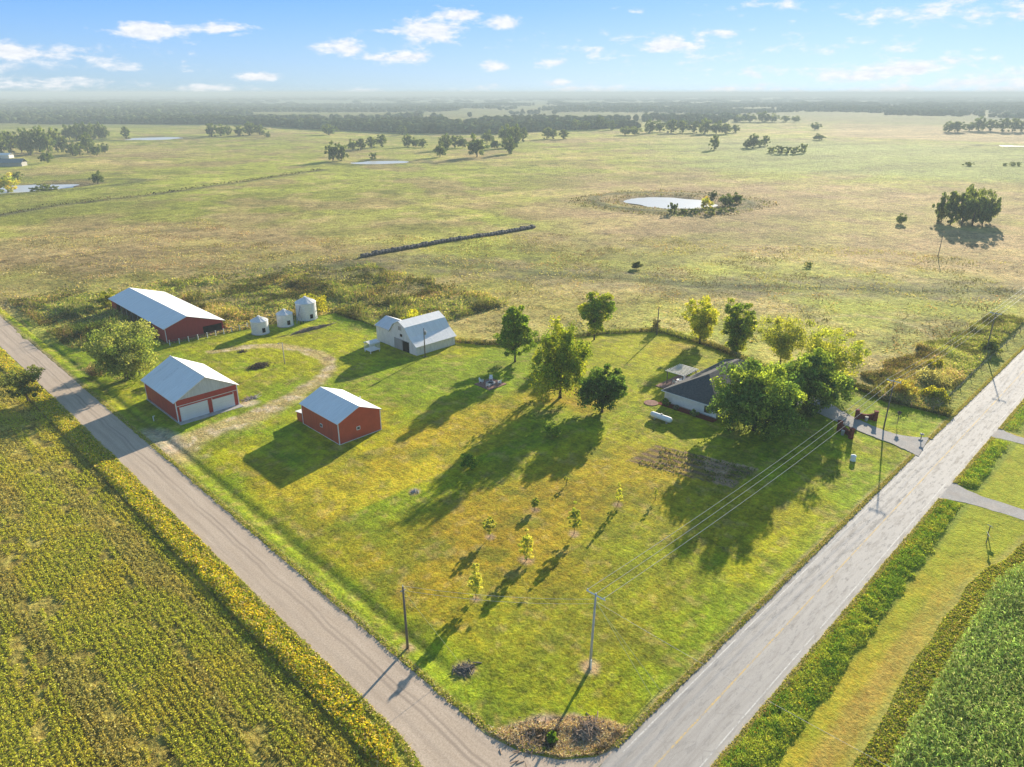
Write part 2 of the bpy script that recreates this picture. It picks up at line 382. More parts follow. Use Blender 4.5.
def pondlocal(u, v, pu, pv, an):
    a = math.radians(an); x = (u-pu)*math.cos(a)+(v-pv)*math.sin(a); y = -(u-pu)*math.sin(a)+(v-pv)*math.cos(a); return x, y
TRACK = [(36.4, 122.5), (42.0, 126.9), (47.6, 128.7), (53.8, 128.9), (61.1, 130.6), (69.7, 133.5), (77.6, 138.2), (81.3, 141.8), (83.7, 148.2), (83.1, 157.1), (79.8, 165.0), (74.5, 168.8), (66, 172)]
LG = (.205, .295, .008); LY = (.39, .375, .008); LB = (.35, .255, .013); LD = (.12, .165, .014)
def lawn_col(u, v):
    w = fbm(u, v, 22, 61, 4); w2 = fbm(u, v, 5, 63, 4); w3 = fbm(u, v, 1.6, 65, 3)
    c = np.zeros(np.shape(u)+(3,))+np.array(LG)
    c = lerp(c, LY, .65*sstep(.36, .62, w+.3*(w2-.5)))
    # dry orange-brown patches of the young orchard and the cut strip
    for (a, b, ra, rb, k) in [(66, 66, 24, 12, .8), (60, 60, 10, 14, .6), (88, 62, 12, 14, .45), (82, 96, 26, 7, .75), (62, 92, 12, 6, .5), (108, 88, 7, 8, .8), (98, 57, 7, 9, .5), (45, 60, 4, 10, .5), (44, 80, 5, 16, .45), (149, 92, 9, 6, .5), (46, 105, 4, 12, .5)]:
        d = np.hypot((u-a)/ra, (v-b)/rb)+.9*(w2-.5)+.3*(w-.5)
        c = lerp(c, LB, k*sstep(1.15, .45, d)*(.6+.7*w3))
    c = lerp(c, (.25, .34, .018), .6*sstep(34.5, 31, v+.8*w2)); c = lerp(c, (.27, .35, .02), .6*sstep(41, 38, u)*sstep(180, 120, v))
    c = lerp(c, LG, .7*sstep(1.3, .6, np.hypot((u-93)/17, (v-118)/12)+.3*(w-.5)))
    c = lerp(c, (.09, .12, .025), .55*np.exp(-((u-38.9)/.5)**2)*sstep(46, 52, v)*(.4+w2))
    c = lerp(c, (.45, .36, .02), .72*sstep(83.6, 84.6, v+.8*(w2-.5))*sstep(106, 97, v+5*(w-.5))*sstep(37, 44, u)*sstep(98, 74, u)*(.65+.6*w3))
    c = lerp(c, (.30, .215, .02), .45*sstep(86, 64, v+10*(w-.5))*sstep(32, 40, v)*sstep(38, 44, u)*sstep(118, 95, u)*(.35+1.0*w2))
    c = lerp(c, (.10, .13, .015), .35*sstep(.5, .7, fbm(u, v, 2.2, 68, 3)))
    # mower lines
    c = c*(1+.075*np.sin(v*2*np.pi/2.1+3*w)[..., None]*sstep(100, 60, v)[..., None])*(1+.07*np.sin(u*2*np.pi/2.3)[..., None]*sstep(90, 110, v)[..., None])
    c = lerp(c, LD, .5*sstep(.57, .72, w2))
    c = lerp(c, (.38, .30, .10), .4*sstep(.62, .72, w3+.2*(w2-.5)))
    # dirt track looping through the farmyard
    d = segdist(u, v, TRACK); wd = np.interp(v, [120, 128, 132, 140, 170], [5.2, 3.6, 2.2, 2.0, 1.6])
    f = sstep(1.25, .55, d/wd+1.1*(w2-.5)+.3*(w3-.5))
    c = lerp(c, (.44, .34, .17), .72*f); c = lerp(c, (.58, .50, .38), .55*f*sstep(.54, .66, fbm(u, v, 2.6, 71, 3)))
    f2 = sstep(1.2, .5, np.hypot((u-57.5)/2.6, (v-135)/2)+.5*(w2-.5)); c = lerp(c, (.55, .48, .38), .7*f2)
    f3 = sstep(1.2, .6, np.hypot((u-38)/3, (v-131)/9)+1*(w2-.5)); c = lerp(c, (.42, .36, .30), .7*f3)
    f4 = sstep(1.1, .7, np.hypot((u-84)/1.5, (v-147)/1.6)+.5*(w2-.5)); c = lerp(c, (.17, .12, .09), .6*f4)
    for (a, b, r0) in [(50.4, 38.0, 1.3), (37.8, 55, .9), (59.8, 56.9, 1), (69.3, 56.4, .9), (80.2, 56.7, .8), (60, 64.5, .8), (69.9, 64.9, .8), (49.2, 55.7, .7), (101.4, 131.5, .6), (60.1, 82.4, 1.), (40.2, 47.7, 1.4)]:
        c = lerp(c, (.40, .28, .19), .75*sstep(1.3, .5, np.hypot(u-a, v-b)/r0+.8*(w3-.5)))
    # vegetable plot
    for k, (vc, wd_) in enumerate([(62.3, .8), (60.4, .7), (57.9, .8), (55.6, .6)]):
        pass
    g = (np.abs(u-99.6+(v-56)*.28) < 4.4)
    st = .5+.5*np.sin((u+(v-56)*.28)*2*np.pi/2.15)
    inside = sstep(9.3, 8.3, np.abs(v-55.5))*g
    c = lerp(c, (.17, .12, .08), inside*(.35+.6*sstep(.35, .7, st+.5*(w3-.5))))
    c = lerp(c, (.46, .32, .21), inside*.8*sstep(.46, .62, w2))
    # edge of pavement
    c = lerp(c, (.33, .26, .17), .8*sstep(30.6, 29.6, v+.9*(w2-.5)))
    c = lerp(c, (.30, .24, .14), .7*sstep(37.2, 36.2, u+.9*(w2-.5)))
    # torn-up corner
    f = sstep(1.15, .85, np.hypot(((u-40.4)+(v-33.6))/1.41/3.1, ((u-40.4)-(v-33.6))/1.41/9.6)+.8*(w2-.5)) * sstep(.4, 1.5, u-umin(v)+.4)
    c = lerp(c, (.40, .275, .17), .9*f); c = lerp(c, (.52, .42, .31), .6*f*sstep(.5, .7, w3)); c = lerp(c, (.12, .085, .055), .7*f*sstep(.56, .68, fbm(u, v, 1.9, 73, 3)))
    return c
def verge_col(u, v):
    w = fbm(u, v, 14, 81, 4); w2 = fbm(u, v, 4, 83, 4); w3 = fbm(u, v, 1.4, 85, 3)
    c = np.zeros(np.shape(u)+(3,))+np.array((.27, .31, .02))
    c = lerp(c, (.38, .32, .03), .8*sstep(.42, .66, w+.2*(w2-.5)))
    c = lerp(c, (.34, .22, .07), .55*sstep(1.2, .3, np.abs(v-14.3+.02*(u-60))/1.6+.8*(w2-.5))*sstep(120, 70, u))
    c = lerp(c, (.17, .23, .03), .8*sstep(17.1, 17.9, v)*sstep(21.6, 20.8, v)*((u < 119.2) | ((u > 124) & (u < 150)) | (u > 153.5)))
    c = lerp(c, (.30, .29, .07), .8*sstep(13.2, 12.2, v+1.2*(w2-.5)+np.clip((u-96)*.16, 0, 3))*(u < 117))
    c = lerp(c, (.18, .22, .04), .8*sstep(10.2, 9.2, v+(u > 96)*(u-96)*.22)*(u < 117))
    c = lerp(c, (.34, .27, .19), .85*sstep(20.6, 21.3, v+.5*(w2-.5)))
    return c

# ------------------------------------------------------------------ build the ground sheets
az = np.radians(np.concatenate([np.linspace(-180, -8, 30)[:-1], np.linspace(-8, 98, 370)[:-1], np.linspace(98, 180, 15)]))
rr = np.concatenate([[0.5, 8, 20, 32], np.geomspace(40, 700, 330), np.geomspace(710, 4000, 130), np.geomspace(4200, 42000, 40)])
Rg, Ag = np.meshgrid(rr, az, indexing='ij'); U = Rg*np.cos(Ag); V = Rg*np.sin(Ag)
Z = terrain(U, V)-under(U, V)
for (pu, pv, a, b, an) in PONDS:
    x, y = pondlocal(U, V, pu, pv, an); q = np.hypot(x/a, y/b)+.25*(fbm(U, V, 14, 91, 3)-.5); Z = Z-.8*sstep(1.12, .9, q)+.9*np.exp(-((q-1.7)/.3)**2)
Z = Z - .5*sstep(.5, 1.4, np.minimum(U-29.8, 36-U))*(V > 25) - .5*sstep(.5, 1.4, np.minimum(V-21.6, 29.3-V))
grid_sheet('ground', U, V, Z, M['ground'], pasture_col(U, V))
vs = np.concatenate([np.arange(29.3, 110, .45), np.arange(110, 300, .8)]); ss = np.linspace(0, 1, 260)
Vg, Sg = np.meshgrid(vs, ss, indexing='ij'); Ug = umin(Vg)+(umax(Vg)-umin(Vg))*Sg
grid_sheet('lawn', Ug, Vg, lawn_z(Ug, Vg), M['lawn'], lawn_col(Ug, Vg))
ug, vg = np.meshgrid(np.concatenate([np.arange(35, 170, .5), np.arange(170, 420, 2.5)]), np.arange(-62, 21.5, .45), indexing='ij')
grid_sheet('roadside_lawn', ug, vg, ug*0+.03+(fbm(ug, vg, 7, 4, 2)-.5)*.1, M['verge'], verge_col(ug, vg))

# roads
def strip(name, pts, mat, z=.10, skirt=.25, kind='structure'):   # pts: list of (left xy, right xy) cross sections
    vsx = []; fs = []
    for (a, b) in pts:
        vsx += [(a[0], a[1], z-skirt), (a[0], a[1], z), (b[0], b[1], z), (b[0], b[1], z-skirt)]
    for i in range(len(pts)-1):
        for k in range(3): q = i*4+k; fs.append((q, q+1, q+5, q+4))
    mb = MB(); mb.add(vsx, fs); o = mb.build(name, mat); o['kind'] = kind
    if sum(p.normal.z for p in o.data.polygons) < 0: o.data.flip_normals()
    return o
rj = random.Random(3)
def jit(a): return rj.uniform(-a, a)
us = list(np.arange(-60, 160, 1.0))+list(np.arange(160, 900, 6.))
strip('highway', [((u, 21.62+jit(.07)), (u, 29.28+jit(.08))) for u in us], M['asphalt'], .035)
def lines(name, y0, y1, mat, x0=-60, x1=900, gaps=0):
    m = MB(); x = x0
    while x < x1:
        l = 1.5 if gaps else 12
        if not (gaps and rj.random() < gaps): m.add([(x, y0+jit(.012), .040), (x+l, y0+jit(.012), .040), (x+l, y1+jit(.012), .040), (x, y1+jit(.012), .040)], [(0, 1, 2, 3)])
        x += l
    m.build(name, mat)['kind'] = 'structure'
lines('white_edge_line', 22.30, 22.44, M['paintw'], gaps=.02)
lines('white_edge_line', 28.56, 28.70, M['paintw'], 44, gaps=.02)
lines('yellow_centre_line', 25.42, 25.62, M['painty'], gaps=.03)
def gr(v):
    l = 29.8; r = float(np.interp(v, [29.3, 30, 32.4, 35.8, 39.8, 45], [45.5, 42.6, 39.5, 37.3, 36.2, 36.0]))
    l = float(np.interp(v, [29.3, 33, 38, 46], [20, 25.5, 28.6, 29.8]))
    return ((l+jit(.12), v), (r+jit(.12), v))
strip('gravel_road', [gr(v) for v in list(np.arange(29.29, 60, .6))+list(np.arange(60, 300, 1.3))+list(np.arange(300, 900, 10))], M['gravel'], .025)
def ribbon(name, cl, mat, z):
    pts = []; cl = [(np.array(c[:2], float), c[2]) for c in cl]; dense = []
    for i in range(len(cl)-1):
        for t in np.linspace(0, 1, 9)[:-1]: dense.append((cl[i][0]*(1-t)+cl[i+1][0]*t, cl[i][1]*(1-t)+cl[i+1][1]*t))
    dense.append(cl[-1])
    P = np.array([d[0] for d in dense]); W = np.array([d[1] for d in dense])
    for _ in range(6):
        P[1:-1] = (P[:-2]+2*P[1:-1]+P[2:])/4; W[1:-1] = (W[:-2]+2*W[1:-1]+W[2:])/4
    for i in range(len(P)):
        d = P[min(i+1, len(P)-1)]-P[max(i-1, 0)]; d = d/np.hypot(*d); n = np.array((-d[1], d[0]))
        pts.append((P[i]+n*(W[i]/2+jit(.12)), P[i]-n*(W[i]/2+jit(.12))))
    return strip(name, pts, mat, z)
ribbon('driveway', [(135.6, 29.25, 9.5), (135.4, 31, 7.2), (135.2, 34, 4.6), (135.6, 38, 4.2), (137, 43, 4.4), (139, 48, 5.2), (141, 53, 7.5), (141, 60, 9)], M['drive'], .12)
ribbon('field_lane', [(121.6, 21.65, 8.0), (121.6, 20.4, 5.6), (121.6, 17, 3.7), (122, 8, 3.4), (123, -10, 3.4), (124, -40, 3.4)], M['drive'], .060)
ribbon('field_lane', [(151.5, 21.65, 6.0), (151.4, 20, 3.6), (151.0, 14, 2.6), (150, 0, 2.6), (149, -40, 2.6)], M['drive'], .060)

# ponds
for i, (pu, pv, a, b, an) in enumerate(PONDS):
    m = MB(); n = 56; vsx = []
    for k in range(n):
        t = 2*math.pi*k/n; rr_ = 1.06+.16*math.sin(2*t+i)+.08*math.sin(5*t+2*i)
        x, y = a*rr_*math.cos(t), b*rr_*math.sin(t); q = math.radians(an)
        vsx.append((pu+x*math.cos(q)-y*math.sin(q), pv+x*math.sin(q)+y*math.cos(q), float(terrain(pu, pv))-.22))
    m.add(vsx, [tuple(range(n))]); o = m.build('pond_water', M['water']); o['kind'] = 'structure'
    if o.data.polygons[0].normal.z < 0: o.data.flip_normals()

# ------------------------------------------------------------------ foliage
def diamonds(C, S, col, updir=None, flat=.5, seed=0, aspect=.55):
    """one pointed leaf-clump quad per centre; random facing biased by updir"""
    r = np.random.default_rng(seed); n = len(C)
    nn = r.normal(size=(n, 3)); nn /= np.linalg.norm(nn, axis=1)[:, None]
    if updir is not None: nn = nn*(1-flat)+updir*flat; nn /= np.linalg.norm(nn, axis=1)[:, None]+1e-9
    t = r.normal(size=(n, 3)); a = np.cross(nn, t); a /= np.linalg.norm(a, axis=1)[:, None]+1e-9; b = np.cross(nn, a)
    S = np.broadcast_to(S, (n,))[:, None]
    V = np.stack([C-a*S, C-b*S*aspect+nn*S*.12, C+a*S, C+b*S*aspect+nn*S*.12], 1).reshape(-1, 3)
    F = np.arange(4*n).reshape(n, 4)
    return V, F, np.repeat(col, 4, 0)
def blades(C, H, W, col, seed=0, lean=.35):
    r = np.random.default_rng(seed); n = len(C); t = r.random(n)*2*np.pi
    a = np.stack([np.cos(t), np.sin(t), np.zeros(n)], 1)*np.broadcast_to(W, (n,))[:, None]
    tip = np.stack([r.normal(size=n)*lean, r.normal(size=n)*lean, np.ones(n)], 1)*np.broadcast_to(H, (n,))[:, None]
    V = np.stack([C-a*.5, C+a*.5, C+tip+a*.18, C+tip-a*.18], 1).reshape(-1, 3)
    return V, np.arange(4*n).reshape(n, 4), np.repeat(col, 4, 0)
def join(parts):
    V = []; F = []; Cc = []; b = 0
    for v, f, c in parts: V.append(v); F.append(f+b); Cc.append(c); b += len(v)
    return np.concatenate(V), np.concatenate(F), np.concatenate(Cc)
def cvar(n, base, var=.3, hue=.12, r=None):
    r = r or rng; b = np.array(base)[None]*np.ones((n, 1)); k = np.exp(r.normal(size=(n, 1))*var)
    h = r.normal(size=(n, 1))*hue; b = b*k*np.concatenate([1+h, 1+h*.3, 1-h*.5], 1); return np.clip(b, .004, .8)

def crown_arrays(H, W, cb, ncl, lpc, ls, base, tip, seed, shape='round', rel=.5, lobes=.3, cr=None):
    r = np.random.default_rng(seed)
    d = r.normal(size=(ncl, 3)); d /= np.linalg.norm(d, axis=1)[:, None]
    rad = r.random(ncl)**(.38)
    ph = r.random(6)*6.28
    azm = np.arctan2(d[:, 1], d[:, 0])
    lob = 1+lobes*(.5*np.sin(3*azm+ph[0])+.5*np.sin(2*azm+4*d[:, 2]+ph[1])+.4*np.sin(7*d[:, 2]+ph[2]))
    rad = rad*np.clip(lob, .5, 1.16)
    hh = (1-cb)*H/2; cz = cb*H+hh; hw = W/2
    c = d*rad[:, None]*np.array([hw, hw, hh]); t = (c[:, 2]/hh+1)/2
    if shape == 'column': c[:, :2] *= (1.05-.75*np.clip(t, 0, 1))[:, None]*1.15
    if shape == 'vase': c[:, :2] *= (.50+.62*np.clip(t, 0, 1))[:, None]
    if shape == 'oval': c[:, :2] *= (1.15-.45*np.clip(t, 0, 1))[:, None]
    if shape == 'weep': c[:, 2] = c[:, 2]+.25*hh-.55*hh*(np.hypot(c[:, 0], c[:, 1])/hw)**2
    if shape == 'lean': c[:, 0] += (t-.4)*hw*.5
    c[:, 2] += cz
    if cr is None: cr = W/2*.22
    crs = cr*(.6+.8*r.random(ncl))
    k = lpc; idx = np.repeat(np.arange(ncl), k); o = r.normal(size=(ncl*k, 3)); o /= np.linalg.norm(o, axis=1)[:, None]
    orr = r.random(ncl*k)**.45; sc3 = np.array([1, 1, .72]) if shape != 'weep' else np.array([.8, .8, 1.3])
    Cn = c[idx]+o*orr[:, None]*crs[idx][:, None]*sc3
    Cn[:, 2] = np.maximum(Cn[:, 2], .25)
    ccol = np.array(base)[None]*(1-(tt := (r.random((ncl, 1))**1.5)))+np.array(tip)[None]*tt
    col = ccol[idx]*1.42*np.exp(r.normal(size=(len(idx), 1))*.38)
    V, F, C4 = diamonds(Cn, ls*(.6+.8*r.random(len(idx))), np.clip(col, .004, .7), o, rel, seed)
    return V, F, C4, c
def make_tree(name, label, cat, u, v, H, W, cb=.2, ncl=90, lpc=80, ls=.30, base=(.05, .09, .02), tip=(.12, .16, .03), seed=1, shape='round', trunk=.22, lobes=.3, group=None, limbs=14, z=None, stems=1):
    z = float(lawn_z(u, v)) if z is None else z
    t = thing(name, label, cat, (u, v, z), 0, group)
    if H > 6: lpc = int(lpc*1.35); ls = ls*.86; ncl = int(ncl*1.25)
    V, F, C4, cl = crown_arrays(H, W, cb, ncl, lpc, ls, base, tip, seed, shape, lobes=lobes)
    o = npmesh('crown', V, F, M['leaf'], C4, t)
    m = MB(); r = random.Random(seed)
    for s in range(stems):
        ox, oy = (0, 0) if stems == 1 else (r.uniform(-1, 1)*W*.06, r.uniform(-1, 1)*W*.06)
        top = (ox*3, oy*3, H*(.62 if shape != 'column' else .85))
        m.tube([(ox, oy, -.2), (ox*1.1, oy*1.1, .25), (ox*1.3+.04*H*.1, oy*1.3, H*.25), top], [trunk*1.5, trunk, trunk*.8, trunk*.25], 8)
    order = sorted(range(len(cl)), key=lambda i: -np.hypot(cl[i][0], cl[i][1]))[:limbs*2:2]
    for i in order:
        c = cl[i]; z0 = max(cb*H*.8, min(c[2]*.6, H*.5)); a = (0, 0, z0)
        mid = (c[0]*.45, c[1]*.45, z0+(c[2]-z0)*.6)
        m.tube([a, mid, (c[0]*.92, c[1]*.92, c[2])], [trunk*.45, trunk*.28, trunk*.08], 5)
    m.build('trunk', M['bark'], t, True, False)
    return t
def make_shrub(name, label, u, v, H, W, base, tip, seed, cat='bush', ncl=26, lpc=70, ls=.16, z=0., group=None, W2=None):
    V, F, C4, _ = crown_arrays(H, W, .02, ncl, lpc, ls, base, tip, seed, 'round', lobes=.3, cr=W*.17)
    if W2: V[:, 1] *= W2/W
    o = npmesh(name, V, F, M['leaf'], C4); o.location = (u, v, z); return tag(o, label, cat, group)

YG = (.36, .38, .03); MG = (.14, .23, .03); DG = (.06, .12, .024)
T = make_tree
T('oak_tree', 'compact dark green tree on the open lawn, right of the big loose tree', 'tree', 106.3, 80.5, 9.4, 9.6, .13, 90, 95, .30, DG, (.06, .11, .022), 11, 'round', .26)
T('maple_tree', 'tall loose yellow-green tree in the middle of the lawn with bare earth below', 'tree', 105.7, 91.3, 14.2, 12.5, .14, 110, 95, .28, (.17, .25, .03), (.46, .48, .04), 12, 'weep', .34, .35)
T('ash_tree', 'upright mid green tree beside the fire pit patio', 'tree', 114.4, 113.4, 13.8, 9.0, .08, 110, 85, .30, MG, (.15, .20, .025), 13, 'oval', .25, .4)
T('elm_tree', 'ragged leaning tree near the back fence with open top branches', 'tree', 140.8, 110.4, 12.4, 9.6, .22, 85, 80, .30, MG, YG, 14, 'vase', .22, .55)
T('locust_tree', 'thin yellow-green tree at the fence behind the house', 'tree', 157.5, 89.2, 11.2, 9.2, .12, 90, 70, .27, (.24, .29, .03), (.5, .5, .04), 15, 'vase', .2, .45)
T('poplar_tree', 'tall dense tree right behind the house roof', 'tree', 157.5, 79.0, 13.2, 9.2, .08, 110, 85, .28, (.12, .19, .03), (.40, .43, .04), 16, 'vase', .26, .3)
T('maple_tree', 'huge broad green tree hiding the right end of the house', 'tree', 120.2, 54.6, 13.2, 16.2, .05, 150, 150, .30, (.055, .115, .03), (.20, .27, .045), 17, 'round', .42, .5, None, 20)
T('maple_tree', 'dark green tree between the huge tree and the gravel drive', 'tree', 136.0, 51.5, 12.4, 13.0, .08, 110, 120, .30, (.06, .12, .035), (.20, .27, .045), 18, 'round', .35, .5, None, 16)
T('willow_tree', 'wispy pale green tree at the right of the tree cluster by the drive', 'tree', 151.5, 53.5, 12.5, 13.5, .10, 100, 75, .25, (.20, .26, .05), (.42, .44, .06), 19, 'vase', .24, .4)
T('willow_tree', 'pale yellow-green tree at the back of the cluster behind the dark tree', 'tree', 157.5, 67.5, 12.0, 12.5, .15, 80, 70, .25, (.26, .30, .05), (.46, .47, .06), 20, 'vase', .22, .45)
T('mulberry_tree', 'wide spreading shaggy tree by the gravel road beside the red garage', 'tree', 45.2, 167.0, 13.2, 16.5, .06, 120, 120, .27, (.18, .24, .06), (.42, .44, .14), 21, 'vase', .38, .6, None, 22, None, 3)
T('hackberry_tree', 'small dull green tree on the far side of the gravel road at the bean field', 'tree', 25.4, 168.5, 7.8, 9.0, .2, 52, 60, .24, (.07, .10, .03), (.15, .17, .05), 22, 'round', .18, .4, z=0)
SAP = [(49.2, 55.7, 5.6, 2.7, 'tallest columnar sapling, nearest the gravel road pole', 1.), (59.8, 56.9, 4.8, 2.8, 'pale pointed sapling in the middle of the young orchard', 1.), (69.3, 56.4, 5.2, 2.5, 'slim upright sapling right of the middle of the young orchard', .9),
       (80.2, 56.7, 3.8, 1.8, 'thin wispy sapling at the right end of the young orchard', .45), (60.0, 64.5, 3.1, 2.2, 'small round-topped sapling at the left of the young orchard', .8), (69.9, 64.9, 2.0, 1.5, 'short dark sapling behind the young orchard row', .8),
       (79.2, 66.5, 1.7, .9, 'nearly bare little sapling at the back of the orchard', .25), (85.6, 53.4, 2.2, .9, 'thin bare sapling just below the vegetable plot', .25)]
for i, (a, b, h, w, lab, den) in enumerate(SAP):
    T('fruit_sapling', lab, 'sapling', a, b, h, w*.85, .1 if h > 3.5 else .3, int(60*den)+6, int(60*den)+8, .10, (.26, .33, .05) if i != 5 else MG, (.52, .52, .11), 40+i, 'column' if h > 3.5 else 'round', .045, .3, 'saplings of the young orchard', 5)
S = make_shrub
S('lawn_shrub', 'rounded green bush in the tree shade on the lawn', 71.5, 82.3, 2.6, 3.0, MG, (.12, .2, .03), 61)
S('lawn_shrub', 'low green bush close under the big loose tree', 91, 80.5, 2.2, 3.2, MG, (.14, .2, .03), 62)
S('foundation_bush', 'dark round bush at the left corner of the white house wall', 117.9, 73.2, 1.5, 1.8, DG, MG, 63, ls=.12)
S('foundation_bush', 'pale grey-green bush left of centre along the white house wall', 117.9, 70.5, .9, 1.1, (.14, .15, .09), (.2, .2, .12), 64, ls=.1)
S('foundation_bush', 'green round bush along the white house wall near the window', 117.8, 66.2, 1.3, 1.7, (.08, .13, .04), (.12, .18, .05), 65, ls=.12)
S('yellow_bush', 'bright yellow-green bush behind the tallest grain bin', 102.0, 184.5, 5.2, 8.5, (.17, .2, .02), (.32, .31, .02), 66, ncl=50, ls=.26)
S('yellow_bush', 'glowing yellow-green bush behind the white gambrel barn', 113.5, 150.2, 5.4, 6.5, (.22, .26, .02), (.40, .40, .02), 67, ncl=46, ls=.24)
S('yellow_bush', 'small yellow-green bush at the far left corner of the long red shed', 61.0, 232.5, 5.6, 5.0, (.13, .17, .02), (.25, .27, .03), 68, ncl=34, ls=.24)
S('yellow_bush', 'yellow bush between the shaggy tree and the red garage', 49.5, 159.5, 2.2, 3.4, (.17, .19, .02), (.3, .3, .03), 69)
S('dry_thicket', 'grey dead-stemmed thicket left of the shaggy roadside tree', 40.5, 174.5, 2.6, 5.0, (.17, .13, .08), (.28, .22, .15), 70, ncl=30)
S('bramble_mound', 'long dark green mound of vines left of the long red shed', 50.5, 208.5, 2.8, 12.0, (.05, .085, .02), (.09, .13, .03), 71, ncl=60, W2=5, ls=.22)
S('bramble_mound', 'low dark green mound of vines nearest the road verge', 47.5, 199.0, 1.8, 6.5, (.055, .09, .02), (.09, .13, .03), 72, ncl=34, W2=4, ls=.2)
S('sumac_bush', 'orange and yellow bush at the fence corner by the highway', 158.0, 40.5, 3.2, 6.5, (.36, .24, .05), (.52, .46, .08), 73, ncl=52, ls=.2, W2=5)
S('sumac_bush', 'yellow-green bush right beside the orange one at the highway fence', 160.5, 35.0, 2.6, 5.0, (.13, .16, .02), (.32, .30, .03), 74, ncl=36, ls=.2)
S('sumac_bush', 'rusty brown bush behind the orange one along the highway fence', 170.0, 38.5, 2.6, 7.0, (.24, .23, .10), (.34, .33, .14), 75, ncl=44, ls=.2)
S('sumac_bush', 'small bright yellow bush farther along the highway fence', 180.5, 41.0, 2.2, 3.4, (.26, .25, .02), (.42, .38, .02), 76, ls=.2)
S('sumac_bush', 'green bush at the foot of the farther highway power pole', 203.5, 35.0, 2.8, 5.0, (.08, .11, .03), (.15, .18, .04), 77, ncl=36, ls=.22)
S('lone_bush', 'small solitary dark bush in the open pasture behind the house', 216, 151, 2.2, 4.2, (.06, .08, .03), (.10, .12, .04), 78, ls=.2)
S('drive_shrub', 'small reddish shrub on the left edge of the drive under the trees', 144.5, 51.5, 1.2, 1.5, (.13, .06, .03), (.17, .12, .04), 79, ls=.12)
S('fence_sapling_bush', 'grey leafless bush wrapped round the back fence pole', 158.5, 103.2, 3.6, 2.6, (.13, .13, .07), (.2, .19, .1), 80, ls=.12)
S('lawn_shrub', 'tiny green shrub in the ragged corner patch by the junction', 40.2, 34.6, .6, 1.2, MG, (.12, .2, .03), 81, ls=.1)

# ---- stuff: crops, weeds, brush
def scat(n, u0, u1, v0, v1, seed, keep=None, zf=None):
    r = np.random.default_rng(seed); u = u0+(u1-u0)*r.random(n); v = v0+(v1-v0)*r.random(n)
    if keep is not None: k = keep(u, v, r); u, v = u[k], v[k]
    z = zf(u, v) if zf else np.zeros(len(u)); return u, v, z, r
# soybeans: rows run along the gravel road
def inview(u, v, m=8):
    x = (u-v)*.70710678; y = (u+v)*.70710678; f = y*.926+60*.377; return np.abs(x) < f*.73+m
parts = []
r = np.random.default_rng(101); rows = np.arange(-34, 26.0, .76); us_ = np.repeat(rows, 1500); vv = np.tile(np.linspace(38, 232, 1500), len(rows)) + r.random(len(us_))*.13
k = inview(us_, vv) & (fbm(us_, vv, 3.2, 93, 3)+.9*(vnoise(us_, vv*.05, 1.5, 95)-.5)+.8*(vnoise(us_, vv*.3, .8, 96)-.5) > .06); us_, vv = us_[k], vv[k]
far_thin = r.random(len(us_)) < np.interp(vv, [60, 130, 232], [1, .75, .4]); us_, vv = us_[far_thin], vv[far_thin]
w = fbm(us_, vv, 9, 97, 3); w2 = fbm(us_, vv, 2.2, 99, 3)
base = np.array((.45, .47, .06))[None]*np.ones((len(us_), 1)); f = sstep(.42, .62, w)[:, None]*.8; base = base*(1-f)+np.array((.56, .48, .07))*f
f = sstep(.56, .7, vnoise(us_, vv*.08, 2.2, 98))[:, None]*.6; base = base*(1-f)+np.array((.40, .32, .14))*f
for q in range(5):
    C = np.stack([us_+r.normal(size=len(us_))*.19, vv+r.normal(size=len(us_))*.1, .04+.18*r.random(len(us_))*(.5+vnoise(us_, vv, 1.5, 18))], 1)
    parts.append(diamonds(C, .125*(.6+.9*r.random(len(us_))), np.clip(base*np.exp(r.normal(size=(len(us_), 1))*.28), 0, .6), np.array([[0, 0, 1.]]), .45, 103+q))
V, F, C4 = join(parts); tag(npmesh('soybean_rows', V, F, M['weed'], C4), 'rows of low yellowing soybean plants filling the field left of the gravel road', 'crop', kind='stuff')
# goldenrod strip between beans and gravel road
def mixcols(n, r, cols, w):
    i = r.choice(len(cols), n, p=np.array(w)/sum(w)); return np.array(cols)[i]*np.exp(r.normal(size=(n, 1))*.22)
parts = []
u, v, z, r = scat(90000, 26.0, 30.0, 40, 300, 111, lambda u, v, r: (u < np.interp(v, [40, 46, 60, 300], [27.2, 28.8, 29.4, 29.3])+1.2*(vnoise(v, v*0, 2.5, 4)-.5)) & (fbm(u, v, 1.5, 77, 3) > .45-.3*r.random(len(u))-.1*np.exp(-((u-27.2)/1)**2)) & (r.random(len(u)) < np.interp(v, [60, 140, 300], [1, .6, .3])))
hgt = .12+.62*(.75*np.exp(-((u-27.0)/1.1)**2)+.15)*(.2+.8*vnoise(u, v, 1.0, 6)+.6*vnoise(u, v, 4, 7)); cc = mixcols(len(u), r, [(.70, .62, .04), (.36, .44, .04), (.68, .52, .06), (.58, .50, .22), (.18, .25, .04)], [3, 4, 1.5, 2.5, 2])
parts.append(diamonds(np.stack([u, v, hgt*r.random(len(u))**.6], 1), .13+.10*r.random(len(u)), cc, np.array([[0, 0, 1.]]), .3, 112))
parts.append(blades(np.stack([u, v, z], 1)[::3], (hgt*1.15)[::3], .05, cc[::3]*.9, 113))
V, F, C4 = join(parts); tag(npmesh('roadside_weeds', V, F, M['weed'], C4), 'yellow goldenrod and tall grass strip between the bean field and the gravel road', 'weeds', kind='stuff')
